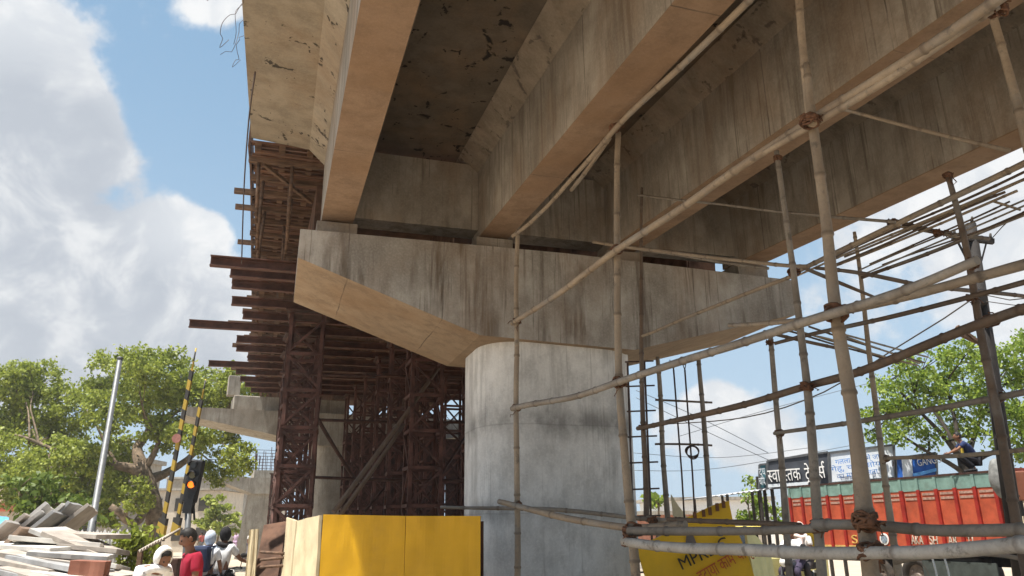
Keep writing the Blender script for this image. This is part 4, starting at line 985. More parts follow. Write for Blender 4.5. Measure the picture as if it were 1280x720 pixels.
M_str = stripe_mat('yellow_black_bands', .46)
for k, (tp, bt, Y, lab) in enumerate((((240, 462), (204, 652), 17, 'raised crossing boom banded yellow and black, the taller left one'), ((252, 500), (222, 650), 18, 'raised crossing boom banded yellow and black, the shorter right one'))):
    a, b = at(*tp, Y), at(*bt, Y); t = thing('barrier_boom', lab, 'barrier boom', gz(b), 0, 'raised crossing booms')
    mb = MB(t.location); mb.bar(a, b, .065 if k else .075, .08, (0, 1, 0)); o = mb.build('boom', M_str, t)
    MB(t.location).tube([a, a + (a - b).normalized() * .5], .018, 6).build('tip', M_str, t)
    MB(t.location).box(gz(b, .55), (.4, .4, 1.1)).build('stand', M_rust, t, .02)
    p = a.lerp(b, .47 if k == 0 else .36) + Vector((-.02, -.07, 0)); mb = MB(t.location); mb.tube([p, p + Vector((0, -.015, 0))], .10, 18)
    if k == 0: mb.build('disc', plain('faded_red', (.36, .16, .13), .7), t)
    mb = MB(t.location); mb.bar(b + (a - b) * .02, b + (b - a) * .12, .16, .14, (0, 1, 0)); mb.build('counterweight', M_str, t)

# utility pole on the right and overhead wires
ub = gz(at(1262, 660, 14)); ut = at(1213, 280, 14); t = thing('utility_pole', 'dark old utility pole with a cross arm rising behind the scaffold', 'utility pole', ub)
M_upole = plain('black_pole', (.02, .016, .014), .8, .3, 6)
MB(ub).tube([ub, ub.lerp(ut, .5), ut], [.14, .125, .10], 12).build('shaft', M_upole, t)
MB(ub).bar(at(1190, 296, 14), at(1242, 302, 13.9), .09, .1).build('cross_arm', M_upole, t); MB(ub).bar(at(1233, 303, 13.9), at(1222, 345, 14), .03).build('stay', M_upole, t); MB(ub).bar(at(1195, 298, 14), at(1214, 335, 14), .03).build('stay', M_upole, t)
for x, y in ((1193, 292), (1215, 276), (1238, 297)): MB(ub).tube([at(x, y + 3, 13.95), at(x, y - 5, 13.95)], [.035, .02], 8).build('insulator', M_dark, t)
MB(ub).box(at(1224, 372, 13.85), (.2, .2, .3)).build('junction_box', M_upole, t, .02)
mb = MB(ub); mb.bar(at(1196, 408, 13.7), at(1226, 430, 13.7), .09, .05).bar(at(1196, 416, 13.6), at(1222, 428, 13.8), .07, .05); mb.build('bracket', M_timber, t)
def wire(pts, r, label, m=None, sag=0):
    P3 = [(at(*p), r) for p in pts]; sp = smooth_path(P3, .6); mb = MB(); mb.tube([q for q, _ in sp], r, 4)
    o = mb.build('overhead_wire', m or M_dark, loc=P3[0][0]); return tag(o, label, 'wire', 'overhead wires')
wire([(1215, 374, 13.8), (1180, 398, 14), (1112, 440, 14.5), (1030, 490, 15.5), (930, 522, 18), (815, 531, 22)], .014, 'thick black cable sagging left from the dark utility pole')
wire([(1290, 262, 11), (1262, 275, 12), (1240, 298, 13.9)], .012, 'frayed black wire running to the right from the cross arm')
wire([(1290, 372, 12), (1262, 375, 13), (1228, 368, 13.9)], .010, 'thin wire curving right from the box on the dark pole')
wire([(1290, 384, 12), (1256, 380, 13), (1228, 376, 13.9)], .008, 'thin wire just under the one curving right from the pole box')
for k, (p, w) in enumerate(((((795, 488, 26), (870, 520, 26), (960, 566, 26)), 'sloping down from the pier to the shop sign'), (((795, 497, 26.5), (880, 538, 26.5), (965, 577, 26.5)), 'sloping down just under the other one to the shop sign'), (((790, 588, 30), (900, 585, 31), (1090, 552, 33)), 'rising gently right above the shop sign'), (((790, 566, 30), (900, 572, 31), (1010, 560, 32)), 'nearly level across the gap right of the pier'), (((850, 545, 28), (960, 512, 30), (1090, 478, 32)), 'rising to the right in front of the cloud'))):
    wire(p, .011, 'fine grey wire ' + w, M_steel)
# loose binding wires hanging from the deck edge
for k in range(10):
    r = random.Random(k + 40); u = 4.9 + k * .3; p = B(-.70, u, 6.9 + zs(u)); pts = [p]
    for i in range(7): p = p + Vector((r.uniform(-.055, .035), r.uniform(-.09, .09), r.uniform(-.02, -.13))); pts.append(p)
    if k % 2: pts.append(pts[-1] + Vector((.08, 0, .09)))
    sp = smooth_path([(q, .003) for q in pts], .04); mb = MB(); mb.tube([q for q, _ in sp], .003, 4)
    tag(mb.build('binding_wire', M_rod, loc=pts[0]), 'loose dark binding wire dangling from the left edge of the deck', 'wire', 'wires dangling from the deck edge')
sp = smooth_path([(at(*p), .009) for p in ((319, 90, 6.8), (311, 150, 8), (305, 235, 9.5), (302, 330, 10.5))], .2); mb = MB(); mb.tube([q for q, _ in sp], .009, 4)
tag(mb.build('hanging_cable', M_rod, loc=sp[0][0]), 'long dark cable hanging beside the formwork at the left', 'cable')

# ------------------------------------------------------------------ buildings beyond
t = thing('shed', 'open shed with a thin grey tin roof on posts behind the scaffold', 'shed', gz(at(945, 655, 27)))
a, b = at(893, 620, 25.5), at(998, 606, 25.5); off = t.location
mb = MB(off); d = Vector((0, 5, .06)); n = 60; vs = []
for i in range(n + 1):
    p = a.lerp(b, i / n) + Vector((0, 0, .02 * math.sin(i * 1.6))); vs += [p, p + d, p - Vector((0, 0, .02)), p + d - Vector((0, 0, .02))]
mb.add(vs, [q for i in range(n) for q in ((4 * i, 4 * i + 4, 4 * i + 5, 4 * i + 1), (4 * i + 2, 4 * i + 3, 4 * i + 7, 4 * i + 6), (4 * i, 4 * i + 2, 4 * i + 6, 4 * i + 4))], True)
mb.build('roof', plain('tin_roof', (.30, .31, .33), .5, .15, 6, .2, metal=.3), t)
for f in (.16, .55, .97):
    for dd in (Vector((0, .1, 0)), Vector((0, 4.8, .05))): p = a.lerp(b, f) + dd; MB(off).bar(p - Vector((0, 0, .03)), gz(p), .08).build('post', M_dark, t)
mb = MB(off); p = at(985, 640, 25.6); mb.box(Vector((p.x + .3, 25.75, 1.3)), (.5, .3, 2.6)); mb.build('pillar', M_hw, t)
t = thing('boundary_wall', 'pale low wall with dark openings behind the shed posts', 'wall', gz(at(940, 655, 32)))
MB(t.location).box(gz(at(925, 655, 32)) + Vector((-.6, 0, .9)), (3.4, .25, 1.8)).build('wall', M_hw, t); MB(t.location).box(gz(at(925, 655, 32)) + Vector((-.6, 0, 1.84)), (3.6, .35, .1)).build('coping', M_far, t)
hb = gz(at(850, 655, 48)); t = thing('house', 'low brick red house with a pale flat roof right of the pier', 'house', hb)
MB(hb).box(hb + Vector((-1.2, 3, 1.2)), (6.5, 5, 2.4)).build('wall', plain('brick_wall', (.45, .2, .13), .85, .2, 6), t); MB(hb).box(hb + Vector((-1.2, 3, 2.5)), (7, 5.6, .22)).build('roof', M_far, t)
for x in (-3, -1, 1): MB(hb).box(hb + Vector((x, .47, 1.4)), (.8, .1, .9)).build('window', M_dark, t)
hb = gz(at(900, 655, 60)); t = thing('house', 'white flat roofed house far off between the pier and the shed', 'house', hb)
MB(hb).box(hb + Vector((-.5, 3, 1.8)), (9, 6, 3.6)).build('wall', M_white, t); MB(hb).box(hb + Vector((-.5, 3, 3.7)), (9.6, 6.6, .25)).build('roof', M_far, t)
for x in (-3.5, -1, 1.8): MB(hb).box(hb + Vector((x, -.03, 1.9)), (1, .1, 1.2)).build('window', M_dark, t)
r = random.Random(12)
for k, (x, Y, w, h, lab) in enumerate(((222, 70, 7, 5.2, 'pale house far down the street behind the signal'), (248, 85, 8, 7.2, 'tall pale house at the far end of the street, left of the hazy tree'), (300, 95, 7, 4.6, 'low dusty house at the far end of the street, right of the hazy tree'))):
    hb = gz(at(x, 660, Y)); t = thing('house', lab, 'house', hb); MB(hb).box(hb + Vector((0, 3, h / 2)), (w, 6, h)).build('wall', (M_hw, M_far, M_hw)[k], t); MB(hb).box(hb + Vector((0, 3, h + .12)), (w + .6, 6.6, .2)).build('roof', M_far, t)
    for xx in (-w * .3, 0, w * .3):
        for z in ((1.5, 4) if h > 5 else (1.6,)): MB(hb).box(hb + Vector((xx, -.03, z)), (.9, .1, 1.1)).build('window', M_dark, t)

# ------------------------------------------------------------------ shop signs
def deva(tokens, mat):
    """letters set one after the other in writing order; '-' before a letter gives its half form"""
    verts, faces, x = [], [], 0.0
    for tk in tokens:
        if tk == ' ': x += .3; continue
        half = tk[0] == '-'; reph = tk[-1] == '^'; rakar = tk[-1] == '_'
        me = text_mesh(tk.strip('-^_'), 1, mat, extrude=.02); bm = bmesh.new(); bm.from_mesh(me); w = max(v.co.x for v in bm.verts)
        if tk.strip('-^_') == 'ि': adv = .27
        elif half:
            adv = w * .62; bmesh.ops.bisect_plane(bm, geom=bm.verts[:] + bm.edges[:] + bm.faces[:], plane_co=(adv, 0, 0), plane_no=(1, 0, 0), clear_outer=True)
        else: adv = w
        k = len(verts); bm.verts.index_update(); verts += [(v.co.x + x, v.co.y, v.co.z) for v in bm.verts]; faces += [[v.index + k for v in f.verts] for f in bm.faces]
        def stroke(ps, wd=.075):
            for (x0, y0), (x1, y1) in zip(ps[:-1], ps[1:]):
                d = Vector((x1 - x0, y1 - y0)); n = Vector((-d.y, d.x)).normalized() * wd / 2; k = len(verts)
                for zz in (-.02, .02): verts.extend([(x0 + n.x, y0 + n.y, zz), (x0 - n.x, y0 - n.y, zz), (x1 - n.x, y1 - n.y, zz), (x1 + n.x, y1 + n.y, zz)])
                faces.extend([[k + 4, k + 5, k + 6, k + 7], [k, k + 3, k + 2, k + 1], [k, k + 1, k + 5, k + 4], [k + 2, k + 3, k + 7, k + 6]])
        if reph: stroke([(x + w * .78, .62), (x + w * .74, .74), (x + w * .82, .85), (x + w * .98, .86), (x + w * 1.02, .78)])
        if rakar: stroke([(x + w * .2, -.17), (x + w * .45, -.04), (x + w * .7, -.17)])
        x += adv; bm.free(); bpy.data.meshes.remove(me)
    me = bpy.data.meshes.new('lettering'); me.from_pydata(verts, [], faces); me.update(); me.materials.append(mat); return me
def board(name, label, q, Y0, Y1, m, th=.08, cat='sign', posts=True):
    """q: pixel corners tl, tr, br, bl"""
    P4 = [at(*q[0], Y0), at(*q[1], Y1), at(*q[2], Y1), at(*q[3], Y0)]; t = thing(name, label, cat, gz(P4[3]), 0, 'signs over the shops')
    mb = MB(t.location); mb.prism(P4, (0, 0, 0), (0, th, 0)); mb.build('panel', m, t)
    mb = MB(t.location)
    for a, b in zip(P4, P4[1:] + P4[:1]): mb.bar(a + Vector((0, -.01, 0)), b + Vector((0, -.01, 0)), .05, .06)
    mb.build('frame', M_steel, t)
    if posts:
        for f in (.1, .9): p = P4[3].lerp(P4[2], f) + Vector((0, .15, 0)); MB(t.location).bar(p + Vector((0, 0, .4)), gz(p), .09).build('post', M_dark, t)
    return t
M_sgn = plain('slate_sign', (.055, .06, .072), .5, .15, 4); M_teal = plain('teal_sign', (.05, .16, .19), .5, .2, 5); M_wsgn = plain('white_sign', (.66, .70, .73), .5, .06, 4)
t = board('shop_sign', 'dark slate shop sign with big white lettering', ((959, 576), (1035, 565), (1037, 605), (959, 611)), 25.6, 24.9, M_sgn)
fit_text(deva(['-स', 'वा', 'ि', '-स', 'त', 'क'], M_white), (961, 603), (1002, 600), 21, 25.55, 25.2, t)
fit_text(deva(['टे_', 'ड', 'स^'], M_white), (1008, 600), (1034, 597), 21, 25.15, 24.85, t)
mb = MB(t.location); mb.prism([at(960, 605.5, 25.55), at(1010, 602, 25.1), at(1010, 606, 25.1), at(960, 609.5, 25.55)], (0, -.02, 0), (0, 0, 0)); mb.build('strip', M_wsgn, t)
t = board('shop_sign', 'narrow teal sign at the left end of the dark slate sign', ((949, 581), (958, 580), (958, 611), (949, 611)), 25.7, 25.65, M_teal)
fit_text(text_mesh('दुध', 1, M_wsgn, extrude=.01), (950, 595), (957.5, 594), 9, 25.66, 25.6, t); fit_text(text_mesh('चाय', 1, M_wsgn, extrude=.01), (950, 607), (957.5, 606), 9, 25.66, 25.6, t)
t = board('shop_sign', 'white shop sign with three lines of blue lettering', ((1036, 566), (1117, 556), (1119, 597), (1038, 604)), 24.85, 24.0, M_wsgn)
for (a, b), s in zip((((1045, 581), (1104, 573)), ((1040, 590), (1105, 582)), ((1047, 599), (1106, 591))), ('गलला मोटर में जार', 'गेहू, चना, सोया', 'का माल मिलता है')):
    fit_text(text_mesh(s, 1, M_blue, extrude=.004), a, b, 8, 24.66, 24.03, t)
t = board('shop_sign', 'blue and pale banner sign under the green tree', ((1119, 573), (1170, 566), (1171, 596), (1120, 600)), 24.0, 23.5, plain('royal_blue', (.02, .11, .42), .5, .2, 4))
mb = MB(t.location); mb.prism([at(1127, 574, 23.9), at(1139, 572, 23.8), at(1141, 598, 23.8), at(1129, 600, 23.9)], (0, -.03, 0), (0, 0, 0)); mb.build('panel', M_wsgn, t)
fit_text(text_mesh('GANGO', 1, M_white, extrude=.01), (1148, 583), (1178, 578), 9, 23.72, 23.4, t)
mb = MB(t.location); mb.prism([at(1141, 592, 23.75), at(1170, 585, 23.48), at(1170, 589, 23.48), at(1141, 597, 23.75)], (0, -.025, 0), (0, 0, 0)); mb.build('swoosh', plain('light_blue', (.12, .35, .7), .5), t)

# ------------------------------------------------------------------ vehicles
def wheel(parent, c, r, w, axis='y', rimm=None, name='wheel'):
    """a wheel whose axle lies along local y"""
    mb = MB(); n = 28; prof = [(r * .60, -w * .42), (r * .78, -w * .5), (r * .95, -w * .44), (r, -w * .25), (r, w * .25), (r * .95, w * .44), (r * .78, w * .5), (r * .60, w * .42)]
    vs = [(p * math.cos(2 * math.pi * i / n), q, p * math.sin(2 * math.pi * i / n)) for i in range(n) for p, q in prof]; k = len(prof)
    mb.add(vs, [(i * k + j, i * k + (j + 1) % k, ((i + 1) % n) * k + (j + 1) % k, ((i + 1) % n) * k + j) for i in range(n) for j in range(k)], True)
    wh = mb.build(name, M_tyre, parent); wh.location = c
    mb = MB(); mb.tube([(0, -w * .30, 0), (0, w * .30, 0)], r * .61, 20); mb.tube([(0, -w * .46, 0), (0, w * .46, 0)], r * .2, 12)
    for i in range(8): a = 2 * math.pi * i / 8; mb.tube([(r * .4 * math.cos(a), -w * .36, r * .4 * math.sin(a)), (r * .4 * math.cos(a), w * .36, r * .4 * math.sin(a))], r * .035, 6)
    mb.build('rim', rimm or M_rimm, wh); return wh
M_tyre = plain('tyre_rubber', (.035, .030, .026), .85, .3, 8, .5, (.16, .12, .085)); M_rimm = plain('rim_steel', (.16, .13, .11), .6, .3, 8, .4, (.2, .14, .09))
M_chas = plain('chassis', (.03, .028, .028), .8)
def lorry():
    t = thing('lorry', 'orange open cargo lorry with teal top rail parked behind the scaffold', 'lorry', (8.05, 23.0, 0), math.atan2(-.934, .358))
    M_or = plain('orange_panel', (.40, .075, .033), .65, .25, 3, .75, (.22, .075, .045)); M_dr = plain('dark_red_post', (.28, .022, .015), .5, .2, 6); M_tl = plain('teal_rail', (.17, .27, .235), .6, .2, 5, .4, (.2, .15, .1)); M_band = plain('faded_band', (.36, .22, .17), .7, .35, 16, .3)
    M_yb = plain('yellow_band', (.56, .36, .10), .6, .3, 9, .4, (.3, .25, .2))
    M_let = plain('worn_lettering', (.50, .44, .36), .7, .3, 25, .5, (.35, .15, .1))
    L = 6.5; z0, z1 = 1.02, 2.74; MB().box((L / 2, 1.2, z0 + .05), (L, 2.36, .1)).build('bed', M_rust, t)
    for y, s in ((.03, -1), (2.37, 1)):
        MB().box((L / 2, y, (z0 + .14 + 2.42) / 2), (L, .05, 2.42 - z0 - .14)).build('side_panel', M_or, t)
        MB().box((L / 2, y + s * .004, 2.57), (L, .06, .3)).build('top_rail', M_tl, t)
        MB().box((L / 2, y + s * .004, z0 + .07), (L, .06, .14)).build('bottom_rail', M_yb, t)
        if s < 0:
            for zb in (2.34, 2.24):
                for k in range(13): MB().box((k * .5 + .25, y - .029, zb), (.34, .012, .055)).build('painted_stripe', M_band, t)
        n = 14
        for k in range(n):
            x = k * L / (n - 1); MB().box((x, y + s * .045, (z0 + 2.44) / 2), (.11 if k in (7, 8) else .085, .07, 2.44 - z0)).build('post', M_dr, t, .008)
            MB().box((x, y + s * .047, 2.58), (.07, .05, .26)).build('rail_post', M_tl, t)
        MB().box((L / 2, y, z1), (L + .06, .09, .05)).build('coping_bar', M_rust, t)
    MB().box((0.02, 1.2, 1.8), (.05, 2.3, 1.5)).build('tailgate', M_or, t); MB().box((L - .02, 1.2, 1.95), (.06, 2.3, 1.75)).build('headboard', M_or, t)
    for s_, x0, x1, m in (('S', 2.17, 2.36, M_yb), ('R', 2.68, 2.86, M_yb), ('AKA', 4.06, 4.40, M_let), ('SH', 4.58, 4.80, M_let), ('AR', 5.08, 5.32, M_let), ('TI', 5.56, 5.72, M_let)):
        me = text_mesh(s_, 1, m, extrude=.006); xs = [v.co.x for v in me.vertices]; w = max(xs) - min(xs)
        me.transform(Matrix(((( x1 - x0) / w, 0, 0, x0), (0, 0, 1, -.005), (0, .30, 0, z0 + .19), (0, 0, 0, 1))) @ Matrix.Translation((-min(xs), 0, 0)))
        o = bpy.data.objects.new('lettering', me); col.objects.link(o); o.parent = t
    mb = MB(); mb.tube([(3.25, -.012, z0 + .3), (3.25, .0, z0 + .3)], .14, 18); mb.build('emblem', M_white, t); mb = MB(); mb.tube([(3.25, -.02, z0 + .3), (3.25, -.012, z0 + .3)], .10, 18); mb.build('emblem_ring', plain('emblem_blue', (.2, .25, .3), .6, .6, 30), t)
    MB().box((L / 2 + .6, .75, .86), (L + 1.4, .12, .24)).build('chassis_rail', M_chas, t); MB().box((L / 2 + .6, 1.65, .86), (L + 1.4, .12, .24)).build('chassis_rail', M_chas, t)
    for x in (2.84, 4.02):
        for y in (.22, 2.18): wheel(t, (x, y, .47), .47, .42)
    for y in (.2, 2.2): wheel(t, (6.9, y, .47), .47, .26)
    for x in (2.84, 4.02, 6.9): MB().tube([(x, .1, .47), (x, 2.3, .47)], .07, 10).build('axle', M_chas, t)
    MB().box((5.2, .3, .72), (1.0, .45, .45)).build('fuel_tank', M_chas, t, .06); MB().box((5.2, .03, .55), (1.9, .03, .6)).build('side_guard', plain('guard_green', (.05, .06, .055), .6), t)
    M_cab = plain('cab_cream', (.58, .49, .35), .5, .1, 5, .3); M_cabr = plain('cab_brown', (.20, .075, .045), .5, .15, 5); M_gls = plain('dark_glass', (.02, .025, .03), .08, .1, spec=.6)
    MB().prism([(6.7, 0, .75), (8.35, 0, .75), (8.4, 0, 1.55), (8.25, 0, 2.5), (8.0, 0, 2.62), (6.75, 0, 2.62)], (0, .02, 0), (0, 2.38, 0)).build('cab', M_cab, t, .04)
    MB().prism([(6.72, 0, 2.1), (8.32, 0, 2.1), (8.24, 0, 2.66), (6.72, 0, 2.72)], (0, .0, 0), (0, 2.40, 0)).build('cab_roof', M_cabr, t, .03)
    for y in (-.004, 2.404): MB().box((7.55, y, 1.82), (.8, .02, .5)).build('cab_window', M_gls, t)
    MB().prism([(8.41, 0, 1.6), (8.30, 0, 2.3), (8.27, 0, 2.3), (8.38, 0, 1.6)], (0, .2, 0), (0, 2.2, 0)).build('windscreen', M_gls, t)
    MB().box((8.45, 1.2, .75), (.16, 2.4, .3)).build('bumper', M_dr, t, .03)
    for y in (.35, 2.05): MB().tube([(8.4, y, 1.15), (8.44, y, 1.15)], .11, 14).build('headlight', M_white, t)
    mb = MB(); mb.tube([(7.0, -.02, 2.2), (7.0, -.14, 2.25), (7.1, -.2, 2.0)], .015, 6); mb.box((7.1, -.2, 1.95), (.06, .14, .3)); mb.build('mirror', M_chas, t)
lorry()
# grey sack slung over the lorry's front corner
mb = MB(); p = at(1250, 598, 16.6); mb.ball(p, (.2, .18, .42), 10, 12)
for i, v in enumerate(mb.v): mb.v[i] = v + (v - p).normalized() * .05 * mnoise.noise((v.x * 5, v.y * 5, v.z * 4))
tag(mb.build('sack', plain('grey_cloth', (.2, .2, .19), .9, .3, 8), loc=p), 'grey cloth bundle hanging at the front corner of the orange lorry', 'bundle')
mb = MB()
for k in range(2):
    a = at(1164 + 15 * k, 694 - k, 7.6); sp = smooth_path([(a, .008), (a + Vector((.02, 0, -.2)), .008), (a + Vector((-.01, 0, -.5)), .008)], .05); mb = MB(); mb.tube([q for q, _ in sp], .009, 5)
    tag(mb.build('rope_end', M_white, loc=a), 'white rope hanging from the low bamboo rail, %s of two' % ('left' if k == 0 else 'right'), 'rope', 'white ropes on the low rail')

def motorcycle(label, loc, rz, paint):
    t = thing('motorcycle', label, 'motorcycle', loc, rz, 'motorcycles'); M_p = plain('bike_' + label[:6], paint, .35, .1, spec=.5)     # local x forward
    for x in (-.62, .64): wheel(t, (x, 0, .30), .30, .1, rimm=M_steel)
    MB().tube([(-.62, .06, .3), (-.1, .06, .36), (.2, .04, .55), (.42, 0, .86), (-.1, 0, .72), (-.62, 0, .66)], .022, 8).build('frame', M_chas, t)
    for s in (-.09, .09):
        MB().tube([(.64, s, .30), (.46, s, .78), (.40, s, .98)], .025, 8).build('fork', M_steel, t); MB().tube([(-.62, s, .30), (-.48, s, .66)], .028, 8).build('shock', M_steel, t)
    mb = MB(); mb.ball((.16, 0, .80), (.28, .14, .13), 10, 14); mb.build('tank', M_p, t)
    MB().prism([(-.72, 0, .80), (-.70, 0, .87), (-.05, 0, .82), (-.02, 0, .74), (-.6, 0, .72)], (0, -.13, 0), (0, .13, 0)).build('seat', M_chas, t, .03)
    MB().box((.02, 0, .42), (.36, .2, .3)).tube([(.0, 0, .5), (.12, 0, .68)], .08, 10).build('engine', M_rimm, t, .02)
    MB().tube([(.12, -.12, .38), (-.1, -.15, .28), (-.75, -.17, .36)], [.025, .03, .045], 8).build('exhaust', M_steel, t)
    MB().tube([(.28, -.34, 1.02), (.38, -.2, 1.03), (.40, 0, .99), (.38, .2, 1.03), (.28, .34, 1.02)], .016, 8).build('handlebar', M_chas, t)
    mb = MB(); mb.ball((.52, 0, .90), (.09, .1, .1), 8, 12); mb.build('headlight', M_white, t)
    MB().box((-.80, 0, .80), (.06, .14, .09)).build('tail_light', plain('tail_red', (.4, .02, .015), .3), t, .015); MB().box((-.86, 0, .62), (.015, .2, .13)).build('number_plate', M_white, t)
    for x, z0 in ((-.62, .30), (.64, .30)):
        mb = MB(); n = 10; vs = []
        for i in range(n + 1):
            a = R(20 + 140 * i / n); vs += [(x + .335 * math.cos(a), y, z0 + .335 * math.sin(a)) for y in (-.07, .07)] + [(x + .345 * math.cos(a), y, z0 + .345 * math.sin(a)) for y in (-.07, .07)]
        mb.add(vs, [q for i in range(n) for q in ((4 * i, 4 * i + 1, 4 * i + 5, 4 * i + 4), (4 * i + 2, 4 * i + 6, 4 * i + 7, 4 * i + 3), (4 * i, 4 * i + 4, 4 * i + 6, 4 * i + 2), (4 * i + 1, 4 * i + 3, 4 * i + 7, 4 * i + 5))], True); mb.build('mudguard', M_p, t)
    for s in (-1, 1): MB().tube([(.3, s * .3, 1.02), (.28, s * .34, 1.2)], .008, 5).ball((.28, s * .36, 1.24), (.015, .07, .045), 6, 8).build('mirror', M_chas, t)
    return t
def rickshaw():
    t = thing('auto_rickshaw', 'yellow three wheeled auto rickshaw behind the low bamboo rails', 'auto rickshaw', gz(at(955, 690, 19)), R(200))
    M_y = plain('rickshaw_yellow', (.80, .62, .10), .45, .08, 4, .2, (.5, .4, .2)); M_yp = plain('rickshaw_canvas', (.78, .70, .30), .7, .1, 5)
    prof = [(-1.3, .35), (-1.32, .95), (-1.1, 1.0), (.7, 1.0), (1.15, .85), (1.25, .4), (1.0, .28), (-1.1, .28)]
    MB().prism([(x, 0, z) for x, z in prof], (0, -.62, 0), (0, .62, 0)).build('body', M_yp, t, .05)
    hood = [(-1.28, .98), (-1.2, 1.45), (-.95, 1.62), (.35, 1.66), (.62, 1.55), (.66, 1.48), (.3, 1.56), (-.92, 1.52), (-1.1, 1.4), (-1.18, .98)]
    MB().prism([(x, 0, z) for x, z in hood], (0, -.6, 0), (0, .6, 0)).build('canopy', M_y, t, .03)
    for s in (-.58, .58): MB().tube([(.62, s, 1.52), (.95, s * .9, .95)], .025, 8).tube([(-.3, s, 1.56), (-.3, s, .95)], .02, 8).build('door_pillar', M_chas, t)
    MB().prism([(.66, 0, 1.48), (.98, 0, .95), (.96, 0, .95), (.64, 0, 1.48)], (0, -.5, 0), (0, .5, 0)).build('windscreen', plain('dark_glass', (.02, .025, .03), .08), t)
    MB().box((-.7, 0, .75), (.5, 1.1, .5)).build('bench_seat', M_chas, t, .04)
    wheel(t, (1.0, 0, .22), .22, .1); wheel(t, (-.85, .58, .22), .22, .1); wheel(t, (-.85, -.58, .22), .22, .1)
    mb = MB(); mb.ball((1.26, 0, .72), (.06, .09, .09), 8, 10); mb.build('headlight', M_white, t)
rickshaw()

# ------------------------------------------------------------------ people
M_skin = plain('skin', (.20, .095, .055), .55, .08, 10); M_lip = plain('lip', (.13, .05, .035), .5); M_hair = plain('black_hair', (.012, .010, .009), .6, .2, 40)
def skinned(verts, edges, radii, root=0, sub=1):
    me = bpy.data.meshes.new('sk'); me.from_pydata([tuple(v) for v in verts], edges, []); o = bpy.data.objects.new('sk', me); col.objects.link(o)
    o.modifiers.new('skin', 'SKIN'); sv = me.skin_vertices[0].data
    for i, r_ in enumerate(radii): sv[i].radius = (r_, r_) if not hasattr(r_, '__len__') else r_; sv[i].use_root = (i == root)
    if sub: m = o.modifiers.new('sub', 'SUBSURF'); m.levels = sub; m.render_levels = sub
    bpy.context.view_layer.update(); out = bpy.data.meshes.new_from_object(o.evaluated_get(bpy.context.evaluated_depsgraph_get()))
    bpy.data.objects.remove(o); bpy.data.meshes.remove(me); return out
def me_to_mb(me, mb, M=None):
    mb.add([(M @ v.co) if M else v.co for v in me.vertices], [list(p.vertices) for p in me.polygons], True); bpy.data.meshes.remove(me)
STAND = dict(pel=(0, 0, .93), spi=(0, 0, 1.12), che=(0, .01, 1.30), nec=(0, .01, 1.44), hed=(0, -.01, 1.56), sho=(.175, .01, 1.375), elb=(.225, .03, 1.10), wri=(.22, -.07, .87), kne=(.10, -.02, .50), ank=(.10, .02, .085), toe=(.11, -.14, .035))
